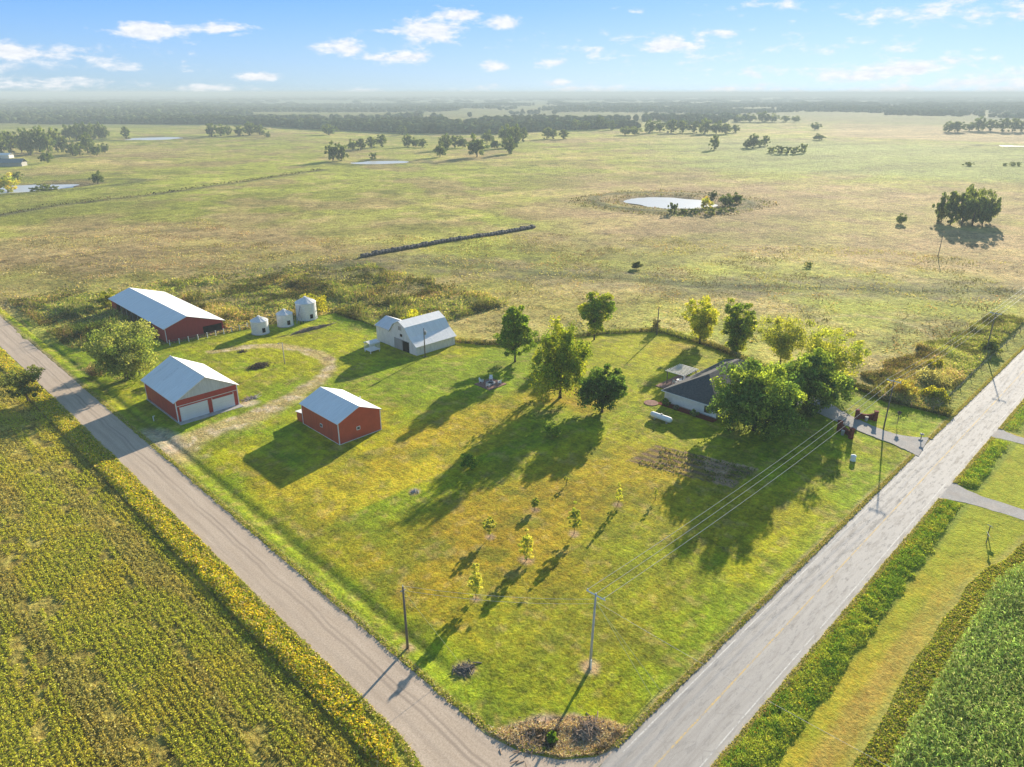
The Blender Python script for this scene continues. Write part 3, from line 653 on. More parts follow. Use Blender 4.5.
# ditch weeds beyond the highway
def ditch(name, u0, u1, n, seed, label):
    parts = []
    u, v, z, r = scat(n, u0, u1, 17.0, 21.7, seed, lambda u, v, r: (v > 17.3+1.0*(vnoise(u, v*0, 1.6, 8)-.5)+1.3*r.random(len(u))**1.5+.012*(u-50)) & (v < 21.3-.7*r.random(len(u))) & (fbm(u, v, 1.3, 88, 3) > .40-.2*r.random(len(u))) & (r.random(len(u)) < np.interp(u, [60, 120, 260], [1, .7, .35])))
    e = np.minimum(sstep(u0, u0+1.6, u), sstep(u1, u1-1.6, u))
    hg = .50*(.25+.5*np.sin(np.clip((v-17.0)/4.4, 0, 1)*np.pi))*(.25+.6*fbm(u, v, .9, 6, 2)+.5*vnoise(u, v, 3.5, 16)+.5*r.random(len(u))**4)*(.3+.7*e)*1.25
    g = .6*vnoise(u, v, .7, 12)+.4*vnoise(u, v, 3, 13); f = sstep(.4, .6, g)[:, None]
    cc = (1-f)*np.array((.17, .30, .04))+f*np.array((.33, .42, .06)); cc = cc*np.exp(r.normal(size=(len(u), 1))*.3)
    y = (r.random(len(u)) < .10*sstep(19.5, 21.2, v)+.03); cc[y] = (.46, .30, .05)
    parts.append(diamonds(np.stack([u, v, hg*r.random(len(u))**.5], 1), .08+.10*r.random(len(u)), np.clip(cc*1.15, 0, .7), np.array([[0, 0, 1.]]), .5, seed+1, .4))
    parts.append(blades(np.stack([u, v, z], 1)[::4], (hg*1.25)[::4], .05, cc[::4]*1.3, seed+2, .7))
    V, F, C4 = join(parts); tag(npmesh(name, V, F, M['weed'], C4), label, 'weeds', kind='stuff')
ditch('ditch_weeds', 36, 118.6, 150000, 121, 'dense green ditch weeds between the highway and the mown strip')
ditch('ditch_weeds', 125, 148.6, 30000, 124, 'block of green ditch weeds between the two field lanes')
ditch('ditch_weeds', 154, 320, 60000, 127, 'far run of ditch weeds beyond the second field lane')
# ragged grass spilling over the road edges
def edge_grass(name, label, n, box, keep, seed, cols, wts):
    u, v, z, r = scat(n, *box, seed, keep); cc = mixcols(len(u), r, cols, wts); hg = .05+.16*r.random(len(u))
    V, F, C4 = join([diamonds(np.stack([u, v, z+.04+hg*.6], 1), .09+.07*r.random(len(u)), cc, np.array([[0, 0, 1.]]), .6, seed+1), blades(np.stack([u, v, z], 1)[::2], hg[::2]*1.6, .05, cc[::2], seed+2, .6)])
    tag(npmesh(name, V, F, M['weed'], C4), label, 'grass', kind='stuff')
GC = [(.34, .42, .04), (.52, .48, .10), (.64, .54, .28), (.26, .34, .04)]
def egr(u, v, r):
    L_ = np.interp(v, [29.3, 33, 38, 46], [20, 25.5, 28.6, 29.8]); R_ = np.interp(v, [29.3, 30, 32.4, 35.8, 39.8, 45], [45.5, 42.6, 39.5, 37.3, 36.2, 36.0])
    a = u-L_; b = R_-u; d = np.minimum(a, b); rag = .55*(fbm(u, v, 1.6, 39, 3)-.35)
    return (d < rag) & (d > -.7) & (r.random(len(u)) < sstep(.55, -.1, d))
edge_grass('edge_grass', 'ragged grass creeping over both edges of the gravel road', 260000, (19, 46, 29.4, 170), egr, 191, GC, [3, 3, 2, 2])
def ehw(u, v, r):
    d = np.minimum(v-21.62, 29.28-v); rag = .30*(fbm(u, v, 1.3, 49, 3)-.35)
    return (d < rag) & (d > -.6) & (r.random(len(u)) < sstep(.3, -.2, d)) & ~((v > 25) & (((u > 131) & (u < 140)) | (u < 44))) & ~((v < 25) & (((u > 118) & (u < 125)) | ((u > 149) & (u < 154))))
edge_grass('edge_grass', 'ragged dry grass along both edges of the paved highway', 330000, (36, 230, 20.9, 30.0), ehw, 194, GC, [2, 3, 4, 1])
# corn
r = np.random.default_rng(131); rw = np.arange(-28, 9.8, .76); uu = np.repeat(np.arange(50, 116, .21), len(rw)); ww = np.tile(rw, len(np.arange(50, 116, .21)))
uu = uu+r.normal(size=len(uu))*.1; ww = ww+r.normal(size=len(uu))*.17
k = (ww < np.where(uu < 96, 10.0, 10.0-(uu-96)*.22)+.5*(vnoise(uu, uu*0, 3, 3)-.5)) & (ww > np.interp(uu, [50, 116], [-5, -18])); uu, ww = uu[k], ww[k]
Hc = 1.7+.8*fbm(uu, ww, 2.5, 14, 3)+r.normal(size=len(uu))*.22; Hc *= np.where(ww > 9.2, .8, 1)
parts = []; n = len(uu); g = fbm(uu, ww, 5, 133, 3)
for q in range(9):
    t = r.random(n)*2*np.pi; zz = Hc*(.3+.66*(q+r.random(n))/9); ln = (.42+.25*r.random(n))
    d = np.stack([np.cos(t), np.sin(t), np.zeros(n)], 1); s_ = np.stack([-np.sin(t), np.cos(t), np.zeros(n)], 1)*.05
    o = np.stack([uu, ww, zz], 1); mid = o+d*ln[:, None]*.5+np.array([[0, 0, .16]]); end = o+d*ln[:, None]+np.array([[0, 0, -.12]])*(.3+r.random(n))[:, None]
    cc = np.array((.31, .43, .085))[None]*np.exp(r.normal(size=(n, 1))*.4)*(.7+.7*g[:, None]); f = (r.random(n) < .2)[:, None]; cc = np.where(f, np.array((.58, .60, .20)), cc)
    V = np.stack([o-s_*.6, mid-s_*1.3, end, mid+s_*1.3], 1).reshape(-1, 3); parts.append((V, np.arange(4*n).reshape(n, 4), np.repeat(cc, 4, 0)))
parts.append(blades(np.stack([uu, ww, uu*0], 1), Hc*1.02, .05, np.array((.17, .2, .06))[None]*np.ones((n, 1)), 139, .03))
V, F, C4 = join(parts); tag(npmesh('corn_plants', V, F, M['weed'], C4), 'tall green corn standing in the field at the lower right', 'crop', kind='stuff')
# weedy margin in front of the corn
u, v, z, r = scat(60000, 45, 116, 6, 14, 141, lambda u, v, r: (v > 9.2-(u > 96)*(u-96)*.22) & (v < 12.2+1.2*(vnoise(u, v*0, 5, 5)-.5)-np.clip((u-96)*.16, 0, 3.2)) & (r.random(len(u)) < .9))
cc = mixcols(len(u), r, [(.42, .36, .12), (.25, .34, .05), (.34, .40, .06), (.50, .45, .2)], [2, 5, 4, 1])
hg = .42*(.05+.9*fbm(u, v, 1.4, 6, 3))*sstep(13, 10, v)
V, F, C4 = join([diamonds(np.stack([u, v, hg*r.random(len(u))], 1), .12+.1*r.random(len(u)), cc, np.array([[0, 0, 1.]]), .3, 142), blades(np.stack([u, v, z], 1)[::3], hg[::3]*1.6, .05, cc[::3], 143)])
tag(npmesh('field_margin_weeds', V, F, M['weed'], C4), 'straw and green weeds along the front edge of the corn', 'weeds', kind='stuff')
# tall weeds behind the yard
def brushfield(name, n, box, keep, seed, cols, wts, hfun, ls, label):
    u, v, z, r = scat(n, *box, seed, keep, terrain)
    hg = hfun(u, v); g = fbm(u, v, 6, seed, 3)[:, None]
    g2 = fbm(u, v, 9, seed+5, 4)[:, None]; cc = mixcols(len(u), r, cols, wts)*(.6+.8*g)*(.45+.9*sstep(.36, .6, g2)); cc = cc*(1+np.array([[.25, 0, .2]])*(sstep(.5, .7, fbm(u, v, 14, seed+7, 3))[:, None]))
    V, F, C4 = join([diamonds(np.stack([u, v, z+hg*r.random(len(u))**.7], 1), ls*(.6+.8*r.random(len(u))), np.clip(cc, 0, .7), np.array([[0, 0, 1.]]), .3, seed+1), blades(np.stack([u, v, z-.1], 1)[::3], hg[::3]*1.3+.1, ls*.35, cc[::3], seed+2)])
    tag(npmesh(name, V, F, M['weed'], C4), label, 'weeds', kind='stuff')
def outside(u, v, m=.4): return ~((u > umin(v)-m) & (u < np.interp(v, *_UMX)+m) & (v < 300))
def keep_brush(u, v, r):
    inb = (u > 41.5) & outside(u, v, .5) & ~((u > 60) & (u < 77.5) & (v > 186) & (v < 229))
    q = fbm(u, v, 12, 7, 3); lim = 292-.35*u+26*(q-.5); return inb & (v < lim) & (r.random(len(u)) < (sstep(.34, .56, q)*.85+.12)*sstep(lim, lim-38, v))
WC = [(.18, .24, .05), (.28, .31, .08), (.40, .34, .18), (.11, .17, .04), (.26, .20, .14), (.36, .37, .08)]
brushfield('tall_weeds', 210000, (41, 150, 150, 292), keep_brush, 151, WC, [4, 4, 3, 3, 1.2, 1], lambda u, v: (.35+2.2*sstep(.46, .74, fbm(u, v, 7, 17, 3)))*sstep(300, 230, v+.2*u), .30, 'tangle of tall weeds and brambles behind the farmyard')
# fence row along the back edge of the lawn
def edged(u, v): return u-umax(v)
def keep_row(u, v, r):
    d = edged(u, v); lo = np.where(v > 128, -.2, -.2); return (d > -.3) & (d < 2.4+3*(v > 180)) & (v < 182)
brushfield('fence_row_weeds', 420000, (105, 162, 30, 182), keep_row, 161, WC, [4, 2, .6, 6, .6, .3], lambda u, v: .4+.8*fbm(u, v, 2, 19, 2), .2, 'rank grass and weeds along the wire fence behind the lawn')  # weights favour dark green, putting the row's shadow into the colour
brushfield('highway_brush', 60000, (153, 240, 31.5, 52), lambda u, v, r: (v > 33+.02*(u-150)) & (v < np.interp(u, [153, 165, 200, 240], [43, 50, 47, 42])+4*(vnoise(u, v, 6, 2)-.5)), 166, [(.30, .25, .16), (.40, .35, .2), (.2, .27, .06), (.32, .38, .09), (.44, .43, .22)], [1, 2, 5, 4, 2], lambda u, v: .4+1.5*fbm(u, v, 5, 23, 2)**1.5, .22, 'brown and tan brush along the highway fence beyond the drive')
brushfield('pasture_tufts', 90000, (125, 330, 40, 330), lambda u, v, r: (np.hypot(u, v) < 330) & outside(u, v, 2) & (v > 44) & (fbm(u, v, 11, 27, 3)+.25*(r.random(len(u))-.5) > .52), 171, [(.30, .32, .10), (.44, .38, .2), (.32, .33, .10), (.52, .45, .28), (.2, .2, .09)], [3, 3, 3, 2, 1], lambda u, v: .12+.35*fbm(u, v, 6, 29, 2), .24, 'clumpy pasture grass behind the house and fence')
brushfield('pasture_tufts', 22000, (36, 150, 240, 380), lambda u, v, r: (fbm(u, v, 11, 27, 3)+.25*(r.random(len(u))-.5) > .53), 175, [(.30, .32, .10), (.44, .38, .2), (.30, .31, .10), (.50, .43, .28)], [2, 4, 2, 3], lambda u, v: .12+.35*fbm(u, v, 6, 29, 2), .26, 'clumpy pasture grass beyond the long red shed')
brushfield('creek_weeds', 16000, (20, 330, 430, 570), lambda u, v, r: segdist(u, v, CREEK) < 3.0, 177, [(.05, .06, .025), (.10, .10, .04), (.14, .12, .07)], [3, 2, 1], lambda u, v: .6+1.6*fbm(u, v, 12, 29, 2), .5, 'dark scrub along the creek line in the left pasture')
# torn dead grass and roots of the corner patch
def cpatch(u, v): return np.hypot(((u-40.4)+(v-33.6))/1.41/3.0, ((u-40.4)-(v-33.6))/1.41/9.4)+.9*(fbm(u, v, 3, 35, 2)-.5)
u, v, z, r = scat(42000, 34, 50, 28, 44, 185, lambda u, v, r: (cpatch(u, v) < .75+.4*r.random(len(u))) & (u > umin(v)+.3) & (v > 29.8), lawn_z)
q = cpatch(u, v); hole_shade = sstep(.47, .6, fbm(u, v, 2.4, 37, 3)); bank = np.exp(-((q-.72)/.22)**2)  # holes are not dug; their shade is darkened into the colour
cc = mixcols(len(u), r, [(.70, .55, .36), (.55, .39, .24), (.78, .66, .48), (.24, .16, .10), (.34, .36, .1)], [5, 3, 3, 1.5, .5])*(1-.75*hole_shade*(q < .62))[:, None]
V, F, C4 = join([diamonds(np.stack([u, v, z+(.08+.25*bank)*r.random(len(u))], 1), .09+.13*r.random(len(u)), np.clip(cc, .01, .8), np.array([[0, 0, 1.]]), .5, 186, .22), blades(np.stack([u, v, z+.1*bank], 1)[::3], .22, .03, np.clip(cc[::3], .01, .8), 187, 1.2)])
tag(npmesh('dead_grass', V, F, M['weed'], C4), 'torn-up tan dead grass and roots in the rounded corner at the junction', 'dead grass', kind='stuff')
# garden plants
u, v, z, r = scat(5200, 94, 106, 46.5, 64.5, 181, lambda u, v, r: (np.abs(u-99.6+(v-56)*.28) < 4.3) & (np.sin((u+(v-56)*.28)*2*np.pi/2.15) < -.1) & (vnoise(u, v, 2.3, 7) > .33))
cc = mixcols(len(u), r, [(.10, .16, .03), (.22, .24, .04), (.30, .22, .12), (.36, .3, .22)], [4, 3, 2, 1])
V, F, C4 = diamonds(np.stack([u, v, .1+.4*r.random(len(u))], 1), .11+.1*r.random(len(u)), cc, np.array([[0, 0, 1.]]), .2, 182)
tag(npmesh('garden_vegetables', V, F, M['weed'], C4), 'straggling rows of vegetables in the dug garden plot on the lawn', 'plants', kind='stuff')

# ------------------------------------------------------------------ buildings
def gable_roof_v(t, u0, u1, v0, v1, zl, zr, ur, zr_, ov, mat, th=.12, name='roof'):   # ridge along Y at x=ur
    m = MB(); sl = (zr_-zl)/(ur-u0); sr = (zr_-zr)/(u1-ur)
    m.slab((ur, v0-ov, zr_+.13), (ur, v1+ov, zr_+.13), (u0-ov, v1+ov, zl+.13-sl*ov), (u0-ov, v0-ov, zl+.13-sl*ov), th)
    m.slab((ur, v1+ov, zr_+.132), (ur, v0-ov, zr_+.132), (u1+ov, v0-ov, zr+.132-sr*ov), (u1+ov, v1+ov, zr+.132-sr*ov), th)
    return m.build(name, mat, t)
def boxes(name, mat, parent, *bs):
    return [MB().box(*b).build(name, mat, parent) for b in bs]
# red garage with two white doors
t = thing('farm_garage', 'red garage with a white roof and two wide white doors beside the gravel road', 'garage', (49.7, 144.2, 0))
u0, u1, v0, v1, ze, zr = 43.6, 56.0, 136.0, 152.4, 4.55, 7.9
MB().prism([(u0, 0), (u1, 0), (u1, ze), (u0, ze)], 'y', v0, v1).build('wall', M['red'], t)
MB().prism([(u0, ze+.002), (u1, ze+.002), (49.8, zr)], 'y', v0+.01, v1).build('gable_panel', M['gable'], t)
gable_roof_v(t, u0, u1, v0, v1, ze, ze, 49.8, zr, .45, M['roofy'])
m = MB(); m.tube([(49.8, v0-.46, zr+.2), (49.8, v1+.46, zr+.2)], .09, 6); m.build('ridge_cap', M['white'], t)
for a, b in ((44.3, 49.6), (50.7, 55.0)):
    d = MB().box(a, b, v0-.07, v0+.02, .05, 3.0 if a < 46 else 2.75).build('garage_door', M['door'], t)
    boxes('door_frame', M['offwhite'], d, (a-.12, a, v0-.09, v0, 0, 3.05), (b, b+.12, v0-.09, v0, 0, 3.05))
for c in [c for c in t.children if c.name.startswith('garage_door')]:
    for g in c.children: g.location = (-t.location.x, -t.location.y, -t.location.z)
boxes('corner_trim', M['white'], t, (u0-.06, u0+.1, v0-.06, v0+.1, 0, ze), (u1-.1, u1+.06, v0-.06, v0+.1, 0, ze), (u0-.06, u0+.1, v1-.1, v1+.06, 0, ze))
MB().box(u0-.03, u1+.03, v0-.05, v0+.0, 3.3, 3.42).build('door_track', M['offwhite'], t)
boxes('concrete_apron', M['concrete'], t, (u0-.25, u1+.2, v0-1.6, v0, 0, .12)); boxes('foundation', M['concrete'], t, (u0-.3, u0, v0, v1, 0, .22))
for k, (va, vb) in enumerate([(145.6, 149.4), (148.4, 150.9)]):
    ua, ub = (45.9, 46.8) if k == 0 else (47.6, 48.4)
    s = (zr-ze)/(49.8-u0); ua, ub = 44.9+k*0, 48.8
    vv_ = (va, va+.75) if k == 0 else (vb-.7, vb)
    f = lambda x: ze+(x-u0)*s+.145
    m = MB(); m.add([(ua+.4, vv_[0], f(ua+.4)), (ub, vv_[0], f(ub)), (ub, vv_[1], f(ub)), (ua+.4, vv_[1], f(ua+.4))], [(0, 1, 2, 3)])
    m.build('skylight_strip', M['bin'], t)
MB().box(u0-.5, u0-.4, v0-.45, v1+.45, ze-.28, ze-.16).build('gutter', M['offwhite'], t)
# orange-red barn
t = thing('storage_barn', 'orange-red metal barn with a plain white roof standing alone on the lawn', 'barn', (65.1, 111.8, 0))
u0, u1, v0, v1, ze, zr, ur = 60.6, 69.8, 105.3, 118.2, 4.4, 6.35, 65.2
MB().prism([(u0, 0), (u1, 0), (u1, ze), (ur, zr), (u0, ze)], 'y', v0+.01, v1-.01).build('wall', M['rust'], t)
gable_roof_v(t, u0, u1, v0, v1, ze, ze, ur, zr, .28, M['roofy'])
boxes('corner_trim', M['white'], t, (u0-.06, u0+.08, v0-.06, v0+.08, 0, ze+.02), (u1-.08, u1+.06, v0-.06, v0+.08, 0, ze+.02), (u0-.06, u0+.08, v1-.08, v1+.06, 0, ze+.02)); boxes('base_trim', M['white'], t, (u0+.08, u1-.08, v0-.04, v0+.02, 0, .14), (u0-.04, u0+.02, v0+.08, v1-.08, 0, .14))
for nm, bx in (('window', (64.4, 65.2, v0-.05, v0+.02, 1.75, 2.45)), ('window', (u0-.05, u0+.02, 110.9, 111.7, 1.7, 2.4))):
    w = MB().box(*bx).build(nm, M['white'], t)
    if bx[3] < 106: g = MB().box(bx[0]+.12, bx[1]-.12, bx[2]-.02, bx[2]+.01, bx[4]+.12, bx[5]-.12)
    else: g = MB().box(bx[0]-.02, bx[0]+.01, bx[2]+.12, bx[3]-.12, bx[4]+.12, bx[5]-.12)
    gg = g.build('pane', M['glass'], t); gg.parent = w
m = MB(); m.tube([(68.3, 109.4, 5.0), (68.3, 109.4, 6.1)], .09, 8); m.tube([(68.3, 109.4, 6.1), (68.3, 109.4, 6.25)], [.16, .05], 8); m.build('vent_pipe', M['white'], t)
# long red shed
t = thing('cattle_shed', 'long low dark red shed with a broad off-centre white roof and an open side', 'shed', (68.4, 207, 0))
u0, u1, v0, v1, zl, zr, ur, zt = 60.9, 76.0, 187, 228, 3.9, 2.9, 66.7, 5.9
MB().prism([(u0, 0), (u1, 0), (u1, zr), (ur, zt), (u0, zl)], 'y', v0, v0+.15).prism([(u0, 0), (u1, 0), (u1, zr), (ur, zt), (u0, zl)], 'y', v1-.15, v1).box(u1-.15, u1-.0, v0+.15, v1-.15, 0, zr-.02).build('wall', M['maroon'], t)
MB().box(u0, u0+.15, v0+.15, v0+9, 0, zl-.05).box(u0, u0+.15, v1-4, v1-.15, 0, zl-.05).box(u0+.02, u0+.14, v0+9, v1-4, 3.2, zl-.05).build('side_siding', M['red'], t)
gable_roof_v(t, u0, u1, v0, v1, zl, zr, ur, zt, .5, M['roofy'])
for k in range(6):
    y = v0+11+k*4.4; MB().box(u0, u0+.2, y, y+.2, 0, zl-.05).build('post', M['palewood'], t)
MB().box(u0+.4, u1-.4, v0+.3, v1-.3, .02, .06).build('earth_floor', M['soil'], t)
MB().box(u0-.08, u0+.05, v0-.07, v0+.08, 0, zl).build('corner_trim', M['white'], t)
MB().box(70.5, 75.6, v0-.03, v0+.01, .2, 2.2).build('dark_opening_panel', M['dark'], t)  # black sheet on the solid gable, painted as a shaded gap
# white gambrel barn
t = thing('gambrel_barn', 'white gambrel-roofed barn with a lean-to on the near side and a low annex', 'barn', (106.5, 140, 0))
u0, u1 = 100.3, 112.7
prof = [(133.4, 0), (133.4, 2.45), (135.7, 4.1), (137.6, 6.35), (139.9, 7.5), (142.2, 6.35), (144.1, 3.9), (144.1, 0)]
MB().prism(prof, 'x', u0, u1).build('wall', M['offwhite'], t)
def rs(m, a, b, ov0, ov1, th=.1):
    m.slab((u0-.35, a[0], a[1]+.13), (u1+.35, a[0], a[1]+.13), (u1+.35, b[0], b[1]+.13), (u0-.35, b[0], b[1]+.13), th); return m
m = MB(); rs(m, (139.9, 7.5), (137.45, 6.3), 0, 0); rs(m, (139.9, 7.502), (142.35, 6.3), 0, 0); m.build('roof', M['roofx'], t)
m = MB(); rs(m, (137.5, 6.32), (135.6, 4.02), 0, 0); rs(m, (142.3, 6.32), (144.4, 3.8), 0, 0); m.build('lower_roof', M['roofx'], t)
m = MB(); rs(m, (135.75, 4.16), (133.05, 2.22), 0, 0); m.build('lean_to_roof', M['roofx'], t)
MB().box(u0-.04, u0+.02, 136.3, 138.9, 0.0, 2.7).build('dark_opening_panel', M['dark'], t)  # wall is uncut; this dark panel paints the shaded doorway
MB().box(u0-.12, u0-.04, 139.0, 142.3, 0.1, 2.75).build('sliding_door', M['palewood'], t)
MB().box(u0-.10, u0-.02, 136.2, 142.4, 2.76, 2.9).build('door_track', M['grey'], t)
MB().box(u0-.04, u0+.02, 138.9, 139.8, 3.6, 4.3).build('dark_hatch_panel', M['dark'], t)  # dark panel painted for the unlit loft gap, nothing cut out
w = MB().box(u0-.05, u0+.02, 139.2, 140.4, 5.2, 6.2).build('loft_door', M['palewood'], t)
MB().prism([(144.15, 0), (150.2, 0), (150.2, 4.3), (144.15, 4.3)], 'x', 100.4, 107.4).build('annex_wall', M['offwhite'], t)
MB().prism([(100.4, 4.302), (107.4, 4.302), (103.9, 5.9)], 'y', 144.3, 150.15).build('annex_gable', M['offwhite'], t)
gable_roof_v(t, 100.4, 107.4, 144.6, 150.2, 4.3, 4.3, 103.9, 5.9, .3, M['roofold'], name='annex_roof')
# grain bins
def grain_bin(u, v, r, h, hc, label, n=0):
    t = thing('grain_bin', label, 'grain bin', (u, v, 0), 0, 'corrugated metal grain bins in a row')
    m = MB(); k = 28; rings = int(h/.28)
    pts = [(0, 0, z) for z in np.linspace(0, h, rings*2+1)]; rs_ = [r+(.025 if i % 2 else 0) for i in range(rings*2+1)]
    b = []
    for z, q in zip([p[2] for p in pts], rs_): b.append([(u+q*math.cos(2*math.pi*i/k), v+q*math.sin(2*math.pi*i/k), z) for i in range(k)])
    vsx = sum(b, []); fs = [(j*k+i, j*k+(i+1) % k, (j+1)*k+(i+1) % k, (j+1)*k+i) for j in range(len(b)-1) for i in range(k)]
    m.add(vsx, fs); m.build('bin_wall', M['bin'], t)
    m = MB(); m.tube([(u, v, h), (u, v, h+hc), (u, v, h+hc+.02)], [r+.12, .38, .38], 28)
    for i in range(14):
        a = 2*math.pi*i/14; m.tube([(u+(r+.1)*math.cos(a), v+(r+.1)*math.sin(a), h+.04), (u+.4*math.cos(a), v+.4*math.sin(a), h+hc+.04)], .035, 4)
    m.build('bin_roof', M['bin'], t)
    MB().tube([(u, v, h+hc), (u, v, h+hc+.28)], [.42, .30], 12).build('roof_cap', M['white'], t)
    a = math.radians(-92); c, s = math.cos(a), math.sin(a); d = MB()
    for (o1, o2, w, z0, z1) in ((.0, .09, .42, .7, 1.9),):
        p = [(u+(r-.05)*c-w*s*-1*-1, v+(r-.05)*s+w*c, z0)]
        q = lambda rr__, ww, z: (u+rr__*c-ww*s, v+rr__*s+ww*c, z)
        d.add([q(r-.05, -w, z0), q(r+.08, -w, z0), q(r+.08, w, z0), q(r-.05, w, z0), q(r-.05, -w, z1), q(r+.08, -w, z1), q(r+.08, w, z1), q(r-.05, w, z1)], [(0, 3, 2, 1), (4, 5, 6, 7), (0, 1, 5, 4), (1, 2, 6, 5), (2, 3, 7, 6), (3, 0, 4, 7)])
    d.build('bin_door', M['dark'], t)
    MB().tube([(u, v, -.05), (u, v, .18)], r+.18, 28).build('bin_base', M['concrete'], t)
grain_bin(81.9, 177.6, 2.25, 3.6, 1.0, 'small galvanised grain bin at the left end of the three')
grain_bin(90.0, 179.0, 2.15, 3.5, 1.0, 'small galvanised grain bin in the middle of the three')
grain_bin(97.6, 180.6, 2.85, 5.0, 1.3, 'tallest galvanised grain bin at the right end of the three')
t = thing('grain_auger', 'old grain auger on a wheel leaning between the middle and tallest bins', 'auger', (93.8, 178.2, 0))
MB().tube([(92.6, 177.5, .3), (95.6, 179.6, 5.2)], .13, 8).build('auger_tube', M['grey'], t)
MB().tube([(93.7, 177.6, .1), (94.2, 178.6, 2.7)], .05, 6).tube([(94.5, 177.4, .1), (94.2, 178.6, 2.7)], .05, 6).build('undercarriage', M['grey'], t)
for x in (93.7, 94.5): MB().tube([(x, 177.5, .32), (x+.14, 177.45, .32)], .34, 14).build('wheel', M['black'], t)

# ranch house
t = thing('ranch_house', 'low white ranch house with a dark hipped shingle roof, half hidden by the huge tree', 'house', (132, 68.4, 0))
u0, u1, v0, v1 = 119.5, 145, 62.4, 74.5
MB().box(u0, u1, v0, v1, 0, 2.68).build('wall', M['white'], t)
m = MB(); o = .55; z = 2.68; rz = 6.2; rv = 68.45; A = [(u0-o, v0-o, z), (u1+o, v0-o, z), (u1+o, v1+o, z), (u0-o, v1+o, z)]; r0 = (126.0, rv, rz); r1 = (138.7, rv, rz)
m.add(A+[r0, r1]+[(p[0], p[1], z-.14) for p in A], [(0, 1, 5, 4), (1, 2, 5), (2, 3, 4, 5), (3, 0, 4), (0, 6, 7, 1), (1, 7, 8, 2), (2, 8, 9, 3), (3, 9, 6, 0), (6, 9, 8, 7)])
m.build('roof', M['shingle'], t)
m = MB()
for a, b in ((A[0], A[1]), (A[1], A[2]), (A[2], A[3]), (A[3], A[0])): m.tube([(a[0], a[1], z-.07), (b[0], b[1], z-.07)], .09, 4)
m.build('gutter', M['white'], t)
for (a, b) in ((66.7, 1), (64.0, 0)): pass
for y in (64.1,):
    f = MB().box(u0-.06, u0+.02, y-.1, y+1.0, .75, 2.1).build('window', M['black'], t)
    g = MB().box(u0-.09, u0-.05, y, y+.9, .85, 1.40).box(u0-.09, u0-.05, y, y+.9, 1.46, 2.0).build('pane', M['glass'], t); g.parent = f
for x in (123, 129): 
    f = MB().box(x, x+1.3, v0-.06, v0+.02, .9, 2.1).build('window', M['black'], t)
    g = MB().box(x+.1, x+1.2, v0-.09, v0-.05, 1.0, 2.0).build('pane', M['glass'], t); g.parent = f
MB().box(u0-.03, u0+.0, v0, v1, 0, .3).build('foundation', M['concrete'], t)
for (x, y) in ((124.3, 66.9), (127.5, 66.6), (131, 65.5)): 
    zz = 2.68+3.5*min((y-v0+.5)/6.6, (x-u0+.5)/6.6); MB().tube([(x, y, zz-.1), (x, y, zz+.35)], .07, 7).build('vent_pipe', M['white'], t)
MB().box(u0-2.0, u0-.02, v0-.5, v1+.6, 0.0, .12).build('mulch_bed', M['mulch'], t)
t = thing('pergola', 'open slatted wooden pergola over the patio behind the house', 'pergola', (131, 78, 0))
for x in (128.4, 133.8):
    for y in (75.9, 79.8): MB().box(x-.08, x+.08, y-.08, y+.08, 0, 2.8).build('post', M['wood'], t)
boxes('beam', M['wood'], t, (128.1, 134.1, 75.8, 75.95, 2.8, 3.0), (128.1, 134.1, 79.75, 79.9, 2.8, 3.0))
m = MB()
for k in range(9): x = 128.2+k*.7; m.box(x, x+.14, 75.4, 80.3, 3.01, 3.18)
m.build('rafter', M['offwhite'], t)
tag(MB().box(125.5, 135.5, 75.1, 80.8, 0, .13).build('patio', M['paver']), 'paved patio on the back side of the white house', 'patio')
t = thing('patio_furniture_set', 'small white patio table with chairs below the pergola', 'patio table', (130.8, 78.2, .13))
MB().tube([(130.8, 78.2, .75), (130.8, 78.2, .8)], .6, 16).build('table_top', M['white'], t); MB().tube([(130.8, 78.2, .13), (130.8, 78.2, .75)], .06, 8).build('leg', M['white'], t)
def chair(u, v, rot, label, mat, group, z=0):
    t = thing('garden_chair', label, 'chair', (u, v, z), rot, group); B = lambda *a: MB().box(*a)
    B(-.32, .32, -.3, .34, .34, .40).build('seat', mat, t, world=False)
    MB().slab((-.32, .30, .40), (.32, .30, .40), (.36, .58, 1.1), (-.36, .58, 1.1), .06).build('backrest', mat, t, world=False)
    for s in (-1, 1):
        B(s*.36-.07, s*.36+.07, -.32, .42, .58, .63).build('armrest', mat, t, world=False)
        B(s*.34-.04, s*.34+.04, -.32, -.24, 0, .60).build('leg', mat, t, world=False)
        B(s*.34-.04, s*.34+.04, .36, .44, 0, .60).build('leg', mat, t, world=False)
for k, (x, y, rt, lab) in enumerate([(129.6, 78.4, 1.5, 'white chair left of the patio table'), (132.0, 78.0, -1.5, 'white chair right of the patio table')]): chair(x, y, rt, lab, M['white'], 'patio chairs', .13)
tag(MB().tube([(117.0, 76.0, 0), (117.0, 76.0, .16)], 1.5, 18).build('flower_bed', M['paver']), 'round reddish stone-edged flower bed at the left corner of the house', 'flower bed')
# propane tank
t = thing('propane_tank', 'long white propane tank lying on the shaded lawn in front of the house', 'tank', (111, 69.5, 0))
rot = 0
MB().tube([(111, 67.1, .95), (111, 67.25, .95), (111, 67.5, .95), (111, 71.6, .95), (111, 71.85, .95), (111, 72.0, .95)], [.2, .42, .55, .55, .42, .2], 18).build('tank_body', M['white'], t, True)
for y in (68.1, 70.9): MB().box(110.65, 111.35, y-.12, y+.12, 0, .55).build('foot', M['concrete'], t)
MB().tube([(111, 69.5, 1.45), (111, 69.5, 1.7)], .2, 10).build('valve_dome', M['grey'], t)
